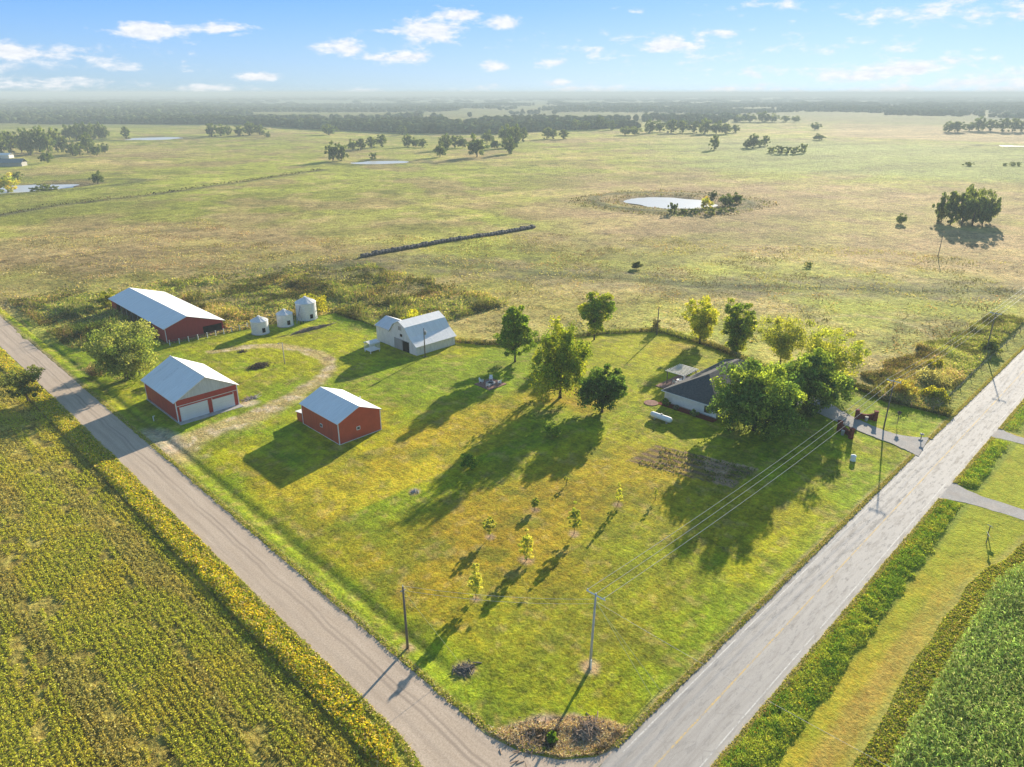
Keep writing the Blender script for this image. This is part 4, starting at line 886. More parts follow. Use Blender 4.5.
# entrance walls
def entrance_wall(p0, p1, label):
    c = ((p0[0]+p1[0])/2, (p0[1]+p1[1])/2); a = math.atan2(p1[1]-p0[1], p1[0]-p0[0]); Ln = math.hypot(p1[0]-p0[0], p1[1]-p0[1])
    t = thing('entrance_wall', label, 'brick wall', (c[0], c[1], 0), a, 'curved brick entrance walls'); h = Ln/2; m = MB(); n = 14
    for k in range(n):
        x0 = -h+Ln*k/n; x1 = x0+Ln/n; z = lambda x: .95+.75*(abs(x)/h)**2; y = lambda x: .5*(1-(x/h)**2)
        m.slab((x0, y(x0)-.16, z(x0)), (x1, y(x1)-.16, z(x1)), (x1, y(x1)+.16, z(x1)), (x0, y(x0)+.16, z(x0)), 2.0)
    m.build('brick_panel', M['brick'], t, world=False)
    m = MB()
    for k in range(n):
        x0 = -h+Ln*k/n; x1 = x0+Ln/n; z = lambda x: 1.03+.75*(abs(x)/h)**2; y = lambda x: .5*(1-(x/h)**2)
        m.slab((x0, y(x0)-.19, z(x0)), (x1, y(x1)-.19, z(x1)), (x1, y(x1)+.19, z(x1)), (x0, y(x0)+.19, z(x0)), .07)
    m.build('coping', M['brick'], t, world=False)
    for s in (-1, 1):
        q = MB().box(s*h-.32, s*h+.32, -.32, .32, 0, 2.0).build('pillar', M['brick'], t, world=False)
        MB().box(s*h-.4, s*h+.4, -.4, .4, 2.0, 2.12).build('pillar_cap', M['brick'], q, world=False)
    tag(MB().tube([(0, -.5, 0), (0, -.5, .9), (0, -.5, .95)], [.28, .36, .36], 12).build('urn', M['palewood'], t, world=False))
entrance_wall((139.2, 42.7), (141.0, 39.8), 'curved red brick entrance wall on the far side of the drive')
entrance_wall((131.5, 43.0), (129.7, 40.1), 'curved red brick entrance wall on the near side of the drive')
def post_thing(name, label, cat, u, v, parts, group=None, rot=0, z=0):
    t = thing(name, label, cat, (u, v, z), rot, group)
    for nm, mb, mt in parts: mb.build(nm, mt, t, world=False)
    return t
post_thing('mailbox', 'dark mailbox on a timber post where the drive meets the highway', 'mailbox', 138.2, 30.6,
  [('post', MB().box(-.07, .07, -.07, .07, 0, 1.15), M['wood']), ('box', MB().prism([(-.14, 1.15), (.14, 1.15), (.14, 1.33), (.08, 1.42), (-.08, 1.42), (-.14, 1.33)], 'y', -.35, .3), M['grey']), ('flag', MB().box(.145, .16, -.1, .0, 1.3, 1.55), M['brick']), ('stone_base', MB().box(-.35, .35, -.3, .3, 0, .3), M['concrete'])])
post_thing('bird_feeder', 'dark bird feeder on a tall thin post beside the drive', 'bird feeder', 142.6, 36.2,
  [('post', MB().tube([(0, 0, 0), (0, 0, 2.3)], .05, 6), M['wood']), ('feeder_house', MB().box(-.25, .25, -.25, .25, 2.1, 2.5), M['wood']), ('roof', MB().add([(-.4, -.4, 2.5), (.4, -.4, 2.5), (.4, .4, 2.5), (-.4, .4, 2.5), (0, 0, 2.85)], [(0, 1, 4), (1, 2, 4), (2, 3, 4), (3, 0, 4), (0, 3, 2, 1)]), M['bark'])])
post_thing('well_cover', 'small round white well cover on the lawn below the drive', 'well cover', 121.2, 36.4,
  [('barrel', MB().tube([(0, 0, 0), (0, 0, .9)], [.5, .42], 14), M['white']), ('lid', MB().tube([(0, 0, .9), (0, 0, 1.05), (0, 0, 1.2)], [.5, .42, .1], 14), M['white'])])
for (x, y, r_, lab, w) in ((109.3, 13.0, .5, 'white signboard on a post in the grass near the corn', .62), (111.9, 13.4, 1.3, 'small white marker board on a post beside the larger signboard', .38)):
    post_thing('sign_post', lab, 'sign', x, y, [('post', MB().box(-.05, .05, -.05, .05, 0, 1.5), M['wood']), ('board', MB().slab((-w, -.06, 1.45), (w, -.06, 1.45), (w, .18, 1.75), (-w, .18, 1.75), .04), M['white'])], None, r_)
# fire pit
t = thing('fire_pit_patio', 'square brick fire pit patio sunk in the lawn under the ash tree', 'patio', (100.5, 107.2, 0))
MB().box(97.9, 103.1, 104.7, 109.7, 0, .16).build('paving', M['paver'], t)
m = MB()
for k in range(14):
    a = 2*math.pi*k/14; m.box(100.5+.85*math.cos(a)-.18, 100.5+.85*math.cos(a)+.18, 107.2+.85*math.sin(a)-.18, 107.2+.85*math.sin(a)+.18, .16, .5)
m.build('fire_ring', M['grey'], t); MB().tube([(100.5, 107.2, .16), (100.5, 107.2, .3)], .62, 12).build('ash_bed', M['black'], t)
for (x, y, lab) in ((102.0, 108.7, 'white chair at the right rear of the fire pit'), (99.6, 109.2, 'white chair at the left rear of the fire pit'), (101.9, 105.9, 'white chair at the right front of the fire pit'), (99.0, 106.4, 'white chair at the left front of the fire pit')):
    chair(x, y, math.atan2(y-107.2, x-100.5)-math.pi/2, lab, M['white'], 'chairs round the fire pit', .16)
# fuel tank on stand
t = thing('stock_feeder', 'white slatted bale feeder cart standing in shade left of the gambrel barn', 'feeder', (94.6, 144.0, 0))
m = MB()
for k in range(9): m.box(93.2+k*.35, 93.28+k*.35, 142.7, 142.8, .7, 2.3).box(93.2+k*.35, 93.28+k*.35, 145.2, 145.3, .7, 2.3)
m.build('slat', M['white'], t)
MB().box(93.1, 96.1, 142.6, 145.4, .6, .72).build('deck', M['white'], t); boxes('top_rail', M['white'], t, (93.1, 96.1, 142.6, 142.85, 2.3, 2.5), (93.1, 96.1, 145.15, 145.4, 2.3, 2.5))
MB().slab((93.0, 142.6, 2.55), (96.2, 142.6, 2.55), (96.2, 144.3, 2.95), (93.0, 144.3, 2.95), .08).build('canopy', M['offwhite'], t)
for x in (93.3, 95.9):
    for y in (142.8, 145.2): MB().box(x-.08, x+.08, y-.08, y+.08, 0, .62).build('leg', M['white'], t)
# odds and ends in the yard
def pile(name, label, cat, u, v, n, sx, sy, h, mat, seed, ln=1.6, z=0):
    r = random.Random(seed); m = MB()
    for _ in range(n):
        a = r.uniform(0, 3.14) if ln < 3 else r.gauss(.2, .25); x, y = r.gauss(0, sx*.4), r.gauss(0, sy*.4); zz = max(.04, h*r.random()*max(0, 1-math.hypot(x/sx, y/sy))); l = ln*r.uniform(.4, 1)/2
        m.tube([(x-l*math.cos(a), y-l*math.sin(a), max(.03, zz-r.uniform(-.1, .2))), (x+l*math.cos(a), y+l*math.sin(a), zz+r.uniform(0, .25))], r.uniform(.025, .07), 5)
    o = m.build(name, mat); o.location = (u, v, z); return tag(o, label, cat)
pile('brush_pile', 'heap of dead grey branches in the torn-up corner by the junction', 'brush pile', 43.4, 32.6, 260, 2.2, 1.5, .7, M['root'], 3, 1.3)
pile('brush_pile', 'low scatter of twigs along the ragged corner patch', 'brush pile', 38.8, 36.4, 150, 2.8, 2.2, .25, M['root'], 4, 1.0)
pile('brush_pile', 'brown brush mound on the lawn inside the dirt loop', 'brush pile', 69.5, 153.8, 240, 3.0, 2.0, 1.0, M['bark'], 5, 1.5)
pile('lumber_pile', 'scattered pale boards beside the red garage doors', 'lumber', 59.2, 137.2, 40, 2.0, .9, .4, M['palewood'], 6, 2.0, .02)
pile('lumber_pile', 'small pile of burnt boards on the grass above the garage', 'lumber', 71.4, 166.6, 36, 1.2, .9, .5, M['bark'], 7, 1.6)
pile('board_row', 'long row of weathered boards and dry stalks in front of the grain bins', 'lumber', 92.6, 170.5, 260, 7.5, 1.0, .8, M['wood'], 8, 3.4)
pile('rock_pile', 'small grey rubble heap on the lawn beside the tree shadow', 'rubble', 60.1, 82.4, 40, .8, .6, .3, M['palewood'], 9, .7)
pile('brush_pile', 'grey twig heap at the anchor of the roadside guy wire', 'brush pile', 40.2, 47.7, 70, 1.5, 1.0, .35, M['wood'], 10, 1.3)
post_thing('hydrant', 'white water hydrant in the shade beside the red garage', 'hydrant', 40.4, 140.2, [('standpipe', MB().tube([(0, 0, 0), (0, 0, 1.0)], .09, 8), M['white']), ('handle', MB().box(-.05, .35, -.05, .05, 1.0, 1.1), M['white'])])
post_thing('lean_shed', 'tiny red lean-to box against the back of the orange-red barn', 'lean-to', 61.6, 119.6, [('wall', MB().box(-.9, .9, -1.1, 1.1, 0, 1.9), M['rust']), ('roof', MB().slab((-1.1, 1.3, 1.95), (1.1, 1.3, 1.95), (1.1, -1.2, 2.3), (-1.1, -1.2, 2.3), .08), M['white'])])
# white fence by the shed
def fence(name, label, pts, sp, h, pm, rails, rm, cat='fence', lean=.05, seed=1, pr=.06, zf=terrain):
    r = random.Random(seed); t = thing(name, label, cat, (pts[0][0], pts[0][1], 0)); P = []
    for (a, b), (c, d) in zip(pts[:-1], pts[1:]):
        n = max(1, int(math.hypot(c-a, d-b)/sp)); P += [(a+(c-a)*k/n, b+(d-b)*k/n) for k in range(n)]
    P.append(pts[-1]); m = MB(); P = P[:100]; Z_ = [max(0., float(zf(*p))) for p in P]
    for p, z in zip(P, Z_):
        MB().tube([(p[0], p[1], z-.2), (p[0]+r.gauss(0, lean), p[1]+r.gauss(0, lean), z+h)], pr, 6).build('post', pm, t)
    for hz, rr2 in rails:
        m = MB(); m.tube([(p[0], p[1], z+hz) for p, z in zip(P, Z_)], rr2, 4); m.build('rail', rm, t)
    return t
fence('pipe_fence', 'low fence of pale posts and dark rails below the long red shed', [(60.5, 184.2), (70, 183.6), (79, 183.8), (86, 184.8)], 2.2, 1.5, M['white'], [(.5, .05), (.95, .05), (1.35, .05)], M['wood'], lean=.06, pr=.11)
bu = [(u_, v_) for v_, u_ in zip([33, 42, 52, 69, 86, 100, 104, 112, 122, 128, 132], [153.4, 153, 156.5, 152.5, 157.5, 159, 157.5, 146.5, 125.6, 117.8, 115])]
fence('wire_fence', 'wire fence with timber posts along the back edge of the lawn', bu, 4.2, 1.3, M['wood'], [(.4, .012), (.8, .012), (1.2, .012)], M['wire'], pr=.07)
fence('wire_fence', 'far pasture wire fence running across the field behind the house', FENCE_BACK, 6.5, 1.3, M['wood'], [(.8, .012), (1.2, .012)], M['wire'], pr=.07, seed=3)
fence('wire_fence', 'wire fence beside the highway brush beyond the drive', [(155, 32.6), (180, 33), (205, 33), (240, 33), (320, 33)], 7, 1.3, M['wood'], [(.8, .012), (1.2, .012)], M['wire'], pr=.07, seed=4)

# ------------------------------------------------------------------ hay bales
def bale(label, u, v, z, rot, proto=[]):
    if not proto:
        m = MB(); m.tube([(-.72, 0, .68), (-.66, 0, .68), (.66, 0, .68), (.72, 0, .68)], [.62, .72, .72, .62], 16); o = m.build('hay_bale', M['cover'], None, True); proto.append(o)
    else: o = proto[0].copy(); COL.objects.link(o)
    k_ = random.uniform(.86, 1.1); o.scale = (random.uniform(.8, 1.06), k_, k_*random.uniform(.85, 1.05)); o.location = (u, v, z-.05); o.rotation_euler = (0, 0, rot); return tag(o, label, 'hay bale', 'old round hay bales stacked end to end in two long rows')
ORD = ['first', 'second', 'third', 'fourth', 'fifth', 'sixth', 'seventh', 'eighth', 'ninth', 'tenth', 'eleventh', 'twelfth', 'thirteenth', 'fourteenth', 'fifteenth', 'sixteenth', 'seventeenth', 'eighteenth', 'nineteenth']
TENS = {20: 'twent', 30: 'thirt', 40: 'fort', 50: 'fift', 60: 'sixt', 70: 'sevent', 80: 'eight', 90: 'ninet'}
def ordw(n):
    if n < 20: return ORD[n-1]
    t_, o_ = n//10*10, n % 10
    return TENS[t_]+'ieth' if o_ == 0 else TENS[t_]+'y-'+ORD[o_-1]
A0 = np.array((155.5, 239.9)); A1 = np.array((254.1, 237.3))
b0 = at(363, 257.5); b1 = at(537, 227)
A0 = np.array(b0[:2]); A1 = np.array(b1[:2]); D = (A1-A0)/np.linalg.norm(A1-A0); Nn = np.array((-D[1], D[0])); LnT = np.linalg.norm(A1-A0)
nb = int(LnT/1.62)
for row in (0, 1):
    for k in range(nb):
        if row == 1 and k < 8 and k % 3 == 0: continue
        p = A0+D*(k*1.62+random.uniform(-.12, .12))+Nn*(row*2.0+random.uniform(-.3, .3)+1.2*math.sin(k*.09)); z = float(terrain(*p))
        bale('old grey hay bale, %s from the left end of the %s row of bales' % (ordw(k+1), 'near' if row == 0 else 'far'), p[0], p[1], z, math.atan2(D[1], D[0])+random.uniform(-.08, .08))

# ------------------------------------------------------------------ power poles and wires
def power_pole(u, v, h, label, cross=None, lean=(0, 0), kind='arm', z=None, r=.16):
    z = max(-.2, float(lawn_z(u, v))) if z is None else z
    t = thing('power_pole', label, 'utility pole', (u, v, z)); top = (lean[0], lean[1], h)
    MB().tube([(0, 0, -.3), (lean[0]*.5, lean[1]*.5, h*.5), top], [r, r*.85, r*.62], 10).build('pole', M['pole'] if label.startswith('grey') else M['wood'], t, True, False)
    if kind == 'arm':
        a = cross or 0; c, s = math.cos(a), math.sin(a); hw = 1.25; zt = h-.25
        MB().tube([(top[0]-c*hw, top[1]-s*hw, zt), (top[0]+c*hw, top[1]+s*hw, zt)], .085, 4).build('crossarm', M['white'], t, False, False)
        MB().tube([(top[0]-c*.8, top[1]-s*.8, zt), (top[0], top[1], zt-.8)], .025, 4).tube([(top[0]+c*.8, top[1]+s*.8, zt), (top[0], top[1], zt-.8)], .025, 4).build('brace', M['grey'], t, False, False)
        for q in (-1.1, 0.0, 1.1): MB().tube([(top[0]+c*q, top[1]+s*q, zt+.05), (top[0]+c*q, top[1]+s*q, zt+.2), (top[0]+c*q, top[1]+s*q, zt+.32)], [.05, .08, .04], 7).build('insulator', M['white'], t, False, False)
    elif kind == 'pin':
        MB().tube([(top[0], top[1], h-.02), (top[0], top[1], h+.22)], [.06, .04], 7).build('insulator', M['white'], t, False, False)
        MB().box(top[0]-.35, top[0]+.35, top[1]-.05, top[1]+.05, h-.55, h-.45).build('crossarm', M['palewood'], t, False, False)
    elif kind == 'transformer':
        MB().tube([(top[0]+.35, top[1], h-1.7), (top[0]+.35, top[1], h-.8)], .26, 12).build('transformer', M['grey'], t, True, False)
    return t
P1 = (50.4, 38.0); P3 = (138.2, 37.2); P4 = (201.8, 35.2); P2 = (37.8, 55.0); P5 = (101.4, 131.5)
CA = math.radians(92)
p1 = power_pole(*P1, 10.1, 'grey timber power pole with a white crossarm at the junction corner of the lawn', CA, (.25, -.1))
MB().tube([(.36, .1, 7.2), (.75, .3, 7.0), (.75, .3, 7.3)], .04, 5).build('lamp_bracket', M['grey'], p1, False, False)
MB().tube([(-.15, -.25, 0), (-.15, -.25, 1.3)], .09, 6).build('ground_guard', M['white'], p1, False, False)
power_pole(*P3, 10.2, 'slim dark power pole standing beside the gravel drive near the highway', CA, (.1, 0), 'arm', 0, .15)
power_pole(*P4, 10.4, 'farther power pole beside the highway brush at the right', CA, (.1, .1), 'arm', 0, .15)
power_pole(*P2, 8.7, 'power pole at the edge of the gravel road', 0, (-.05, .05), 'pin')
power_pole(*P5, 7.4, 'single bare pole in the grass just right of the gambrel barn', 0, (0, 0), 'transformer', 0)
power_pole(155.9, 101.2, 8.0, 'tall bare pole on the back fence line of the lawn', 0, (.1, .1), 'none', 0, .17)
power_pole(316.3, 79.1, 9.0, 'lone thin pole in the far pasture below the big tree clump', 0, (0, 0), 'pin', float(terrain(316, 79)))
power_pole(320, 38, 10, 'distant power pole beside the far end of the highway', CA, (0, 0), 'arm', 0, .15)
t = thing('yard_light', 'thin yard light pole inside the dirt loop above the red garage', 'yard light', (74.6, 151.2, 0))
MB().tube([(0, 0, -.2), (0, 0, 5.4)], [.12, .08], 8).build('pole', M['pole'], t, True, False)
MB().tube([(0, 0, 5.2), (-.5, .1, 5.5), (-.9, .2, 5.45)], .04, 5).build('bracket', M['grey'], t, False, False)
MB().tube([(-.9, .2, 5.5), (-.9, .2, 5.25)], [.1, .2], 8).build('lamp_head', M['grey'], t, False, False)
def wire(label, a, b, sag, r=.02, mat='wire', cat='wire', group='overhead wires between the poles', name='overhead_wire'):
    pts = []; n = 24
    for k in range(n+1):
        t_ = k/n; pts.append((a[0]+(b[0]-a[0])*t_, a[1]+(b[1]-a[1])*t_, a[2]+(b[2]-a[2])*t_-4*sag*t_*(1-t_)))
    o = MB().tube(pts, r, 5).build(name, M[mat]); return tag(o, label, cat, group)
def armpt(P, h, q, le=(0, 0)): return (P[0]+le[0]+math.cos(CA)*q, P[1]+le[1]+math.sin(CA)*q, h-.25+.3)
for q, s in ((-1.1, 'nearest the highway'), (0, 'middle'), (1.1, 'farthest from the highway')):
    wire('overhead wire from the corner pole to the drive pole, '+s+' of three', armpt(P1, 10.1, q, (.25, -.1)), armpt(P3, 10.2, q, (.1, 0)), 1.0 if q else .9, .026)
    wire('overhead wire along the highway beyond the drive pole, '+s+' of three', armpt(P3, 10.2, q, (.1, 0)), armpt(P4, 10.4, q, (.1, .1)), .9)
    wire('overhead wire in the farthest highway span, '+s+' of three', armpt(P4, 10.4, q, (.1, .1)), armpt((320, 38), 10, q), 1.6)
wire('upper thin wire from the corner pole to the gravel road pole', (50.6, 38, 9.4), (37.8, 55, 8.8), .5, .014)
wire('lower thin wire from the corner pole to the gravel road pole', (50.6, 38, 8.8), (37.8, 55, 8.2), .6, .014)
wire('wire leaving the corner pole across the highway', (50.6, 37.6, 9.2), (54, -20, 9.5), 1.0, .014)
for i, (x, lab) in enumerate(((51.9, 'pale guy wire slanting from the corner pole to the highway edge, left one'), (53.2, 'pale guy wire slanting from the corner pole to the highway edge, right one'))):
    wire(lab, (50.7, 37.9, 9.2-i*.3+.0), (x, 30.7-.3*i, 0), 0, .03, 'yellow', 'guy wire', 'guy wires of the corner pole', 'guy_wire')
wire('pale guy wire of the gravel road pole leaning to the twig heap', (37.8, 54.9, 8.0), (40.4, 48.2, 0), 0, .018, 'yellow', 'guy wire', None, 'guy_wire')

# ------------------------------------------------------------------ trees in the middle distance (copied prototypes)
PROTO = {}
def mk_proto(key, H, W, cb, ncl, lpc, ls, base, tip, seed, shape, trunk):
    V, F, C4, cl = crown_arrays(H, W, cb, ncl, lpc, ls, base, tip, seed, shape, lobes=.3)
    cme = npmesh('crown', V, F, M['leaf'], C4); m = MB(); m.tube([(0, 0, -.5), (0, 0, H*.3), (0, 0, H*.65)], [trunk*1.3, trunk, trunk*.4], 6)
    for i in range(0, len(cl), max(1, len(cl)//6)): m.tube([(0, 0, cb*H), tuple(cl[i]*.9)], [trunk*.4, trunk*.1], 4)
    tme = m.build('trunk', M['bark'], None, True); PROTO[key] = (H, W, cme, tme)
mk_proto('round', 10, 11, .02, 60, 60, .42, (.06, .10, .035), (.14, .18, .05), 201, 'round', .3)
mk_proto('oval', 11, 9, .04, 56, 60, .40, (.07, .11, .035), (.16, .19, .05), 202, 'oval', .28)
mk_proto('spread', 9, 12, .06, 60, 60, .42, (.06, .095, .032), (.14, .17, .05), 203, 'round', .32)
mk_proto('low', 5, 7, .01, 26, 50, .34, (.08, .12, .035), (.17, .2, .06), 204, 'round', .12)
mk_proto('gold', 7, 9, .01, 44, 50, .36, (.2, .27, .05), (.62, .46, .08), 205, 'round', .2)
used_p = set()
def far_tree(px, base, top, w, label, key=None, name='pasture_tree', cat='tree', group=None, rs=[0]):
    rs[0] += 1; r = random.Random(900+rs[0]); key = key or r.choice(['round', 'oval', 'spread'])
    u, v, z = at(px, base); s = scale_at(u, v, z); H = max(2., (base-top)*s*1.03); W = max(2., w*s)
    PH, PW, cme, tme = PROTO[key]; t = thing(name, label, cat, (u, v, z-.1), r.random()*6.28, group)
    for src in (cme, tme):
        if key not in used_p or True:
            o = src.copy(); COL.objects.link(o)
        o.parent = t; o.scale = (W/PW, W/PW, H/PH)
    return t
def cluster(desc, group, items, key=None, name='pasture_tree', cat='tree'):
    n = len(items)
    for i, it in enumerate(sorted(items, key=lambda q: q[0])):
        pos_ = 'leftmost' if i == 0 else ('rightmost' if i == n-1 else ordw(i+1)+' from left') if n > 1 else ''
        far_tree(*it[:4], (pos_+' ' if pos_ else '')+desc, it[4] if len(it) > 4 else key, name, cat, group if n > 1 else None)
cluster('tree of the big grove beyond the left pond', 'trees of the grove beyond the left pond', [(3, 156, 133, 16), (12, 154, 132, 15), (22, 153, 131, 14), (31, 155, 133, 14), (40, 152, 131, 14), (49, 154, 129, 15), (58, 152, 129, 15, 'oval'), (64, 152, 138, 10)])
cluster('round tree in the short row right of the left grove', 'trees in the short row right of the left grove', [(48, 163, 151, 13, 'round'), (73, 156, 144, 12), (80, 155, 143, 12), (88, 153, 136, 14), (97, 156, 144, 11, 'round'), (105, 153, 144, 9, 'round')])
cluster('tree of the square thicket behind the left grove', 'trees of the square thicket', [(70, 140, 126, 13), (77, 141, 126, 12), (84, 140, 125, 12), (91, 140, 126, 12), (99, 139, 125, 12), (105, 139, 127, 10)])
far_tree(8, 192, 175, 22, 'golden orange bush-like tree at the near left end of the left pond', 'gold', 'golden_tree')
far_tree(18, 181, 172, 12, 'small dark tree behind the golden one at the left pond', 'low')
far_tree(98, 184, 172, 12, 'small dark tree at the right end of the left pond dam', 'round')
far_tree(127, 139, 127, 9, 'lone tree left of the thin far pond', 'oval')
cluster('low bush on the near bank of the left pond', 'bushes on the near bank of the left pond', [(36, 192, 187, 12), (44, 191, 184, 14), (52, 190, 186, 14)], 'low', 'bank_bush', 'bush')
cluster('dark tree in the wood edge at the left of the far meadow', 'trees at the wood edge left of the far meadow', [(212, 137, 124, 13), (221, 136, 125, 12), (240, 136, 126, 12), (250, 135, 124, 13), (260, 135, 126, 12), (228, 135, 127, 9)])
far_tree(329, 135, 125, 15, 'dark round tree alone on the far meadow left of centre', 'round')
far_tree(268, 138, 132, 6, 'tiny lone tree on the far meadow', 'round')
cluster('tree of the pair at the small pond left of centre', 'pair of trees at the small central pond', [(333, 161, 143, 12), (342, 161, 146, 12)])
far_tree(373, 160, 153, 8, 'low bush on the bank of the small pond left of centre', 'low', 'bank_bush', 'bush')
cluster('tree of the loose line behind the small central pond', 'trees in the loose line behind the small pond', [(353, 150, 140, 10), (361, 150, 139, 11), (372, 148, 137, 11), (382, 147, 135, 12), (408, 147, 136, 11), (416, 147, 138, 10), (423, 148, 139, 9)])
far_tree(402, 135, 126, 11, 'lone round tree on the skyline meadow above the central line', 'round')
cluster('big tree of the creek grove near the centre of the view', 'trees of the central creek grove', [(440, 157, 143, 12), (446, 150, 136, 13), (455, 148, 136, 12), (463, 148, 137, 11), (477, 157, 136, 19), (495, 149, 139, 9), (509, 154, 139, 14), (505, 144, 126, 14), (515, 147, 128, 14), (523, 142, 128, 11), (487, 143, 131, 12)])
cluster('tree on the open slope right of the creek grove', 'trees on the open slope right of the creek grove', [(547, 139, 128, 12), (553, 139, 130, 10), (564, 139, 130, 10), (600, 129, 118, 11), (611, 130, 122, 10), (575, 130, 121, 10), (586, 130, 122, 12)])
cluster('dark tree in the long hedgerow right of centre', 'trees of the long hedgerow right of centre', [(625, 135, 127, 12), (635, 135, 127, 12), (650, 133, 122, 13), (660, 132, 121, 12), (671, 133, 120, 14), (682, 133, 121, 13), (694, 133, 122, 13), (705, 134, 121, 14), (716, 134, 122, 14), (726, 134, 124, 12), (735, 133, 125, 9)])
far_tree(714, 150, 136, 11, 'lone tree standing in the open field right of centre', 'oval')
cluster('tree of the small field clump left of the round bush', 'trees of the small field clump', [(747, 148, 141, 9), (753, 148, 136, 12), (765, 146, 136, 9), (760, 147, 140, 8)])
cluster('scrub bush of the field clump at right', 'scrub bushes of the field clump', [(772, 153, 147, 10), (779, 154, 146, 10), (787, 154, 147, 10), (795, 154, 147, 10), (802, 153, 144, 9)], 'low', 'field_bush', 'bush')
far_tree(819, 140, 134, 11, 'solitary dark round bush in the green field', 'round', 'field_bush', 'bush')
cluster('shaggy tree of the big clump in the right pasture', 'trees of the big clump in the right pasture', [(941, 222, 197, 17), (950, 225, 192, 20), (961, 226, 190, 20), (972, 226, 191, 20), (982, 225, 192, 20), (989, 223, 196, 14), (966, 220, 190, 18)])
far_tree(901, 224, 214, 10, 'small dark tree standing left of the big clump in the right pasture', 'round')
far_tree(968, 166, 162, 11, 'low dark bush in the far right pasture', 'low', 'field_bush', 'bush')
cluster('small bush of the row at the far right field edge', 'bushes of the far right row', [(1005, 166, 163, 5), (1012, 166, 162, 6), (1018, 166, 162, 6)], 'low', 'field_bush', 'bush')
cluster('dark tree of the grove at the far right', 'trees of the far right grove', [(949, 132, 123, 13), (957, 132, 122, 13), (969, 131, 123, 11), (978, 131, 119, 13), (990, 131, 120, 13), (1002, 132, 119, 13), (1012, 132, 119, 13), (1021, 132, 121, 12)])
cluster('dark tree by the main pond', 'dark trees right of the main pond', [(713, 198, 191, 8), (725, 206, 194, 14), (737, 204, 193, 12)], 'round')
far_tree(706, 209, 197, 13, 'yellow-green tree at the right end of the main pond', 'gold', 'golden_tree')
cluster('grey-green bush on the near bank of the main pond', 'bushes on the near bank of the main pond', [(672, 214, 203, 11), (683, 214, 209, 12), (694, 214, 208, 12), (710, 215, 207, 12), (722, 213, 208, 13), (731, 211, 207, 10)], 'low', 'bank_bush', 'bush')
far_tree(791, 166+150, 309, 1, 'x', 'low') if False else None
far_tree(808, 250+17, 263, 9, 'low bush in the pasture under the far wire fence', 'low', 'field_bush', 'bush')
far_tree(815, 128+2, 123, 10, 'dark far tree at the left end of the green field edge', 'round')
cluster('tree of the thin far line above the green field', 'trees of the thin far line', [(740, 122, 115, 10), (750, 122, 114, 12), (762, 122, 113, 14), (772, 122, 114, 12), (785, 122, 116, 10), (795, 122, 116, 9)])
for k in PROTO:
    for o in PROTO[k][2:]: bpy.data.objects.remove(o)
# pond edge reeds
for i, (pu, pv, a, b, an) in enumerate(PONDS[:1]):
    brushfield('pond_reeds', 16000, (pu-2*b, pu+2*b, pv-2*b, pv+2*b), lambda u, v, r: (lambda q: (q > 1.15) & (q < 2.0+.5*(r.random(len(u)))) & (r.random(len(u)) < .5))(np.hypot(*[x/y for x, y in zip(pondlocal(u, v, pu, pv, an), (a, b))])), 191, [(.12, .15, .04), (.22, .2, .08), (.16, .11, .06)], [3, 2, 1], lambda u, v: .4+.9*fbm(u, v, 5, 33, 2), .4, 'reeds and rank grass round the main pond')
# grey barn at left edge
u, v, z = at(13, 166); s = scale_at(u, v, z)
t = thing('grey_barn', 'long grey-blue roofed barn at the left edge beyond the pond', 'barn', (u, v, z), math.radians(135+8))
Ln = 22*s; d = 10
MB().box(-Ln/2, Ln/2, -d/2, d/2, -.5, 3.4).build('wall', M['palewood'], t, world=False)
MB().slab((-Ln/2-.6, -d/2-.6, 3.2), (Ln/2+.6, -d/2-.6, 3.2), (Ln/2+.6, 0, 6.4), (-Ln/2-.6, 0, 6.4), .15).slab((-Ln/2-.6, 0, 6.402), (Ln/2+.6, 0, 6.402), (Ln/2+.6, d/2+.6, 3.2), (-Ln/2-.6, d/2+.6, 3.2), .15).build('roof', M['green_roof'], t, world=False)
u, v, z = at(3, 158)
t = thing('white_outbuilding', 'small white-roofed outbuilding behind the grey barn at the left edge', 'shed', (u, v, z), math.radians(135))
MB().box(-9, 9, -4, 4, -.5, 3.2).build('wall', M['offwhite'], t, world=False)
MB().slab((-9.5, -4.5, 3.1), (9.5, -4.5, 3.1), (9.5, 0, 5), (-9.5, 0, 5), .15).slab((-9.5, 0, 5.002), (9.5, 0, 5.002), (9.5, 4.5, 3.1), (-9.5, 4.5, 3.1), .15).build('roof', M['white'], t, world=False)

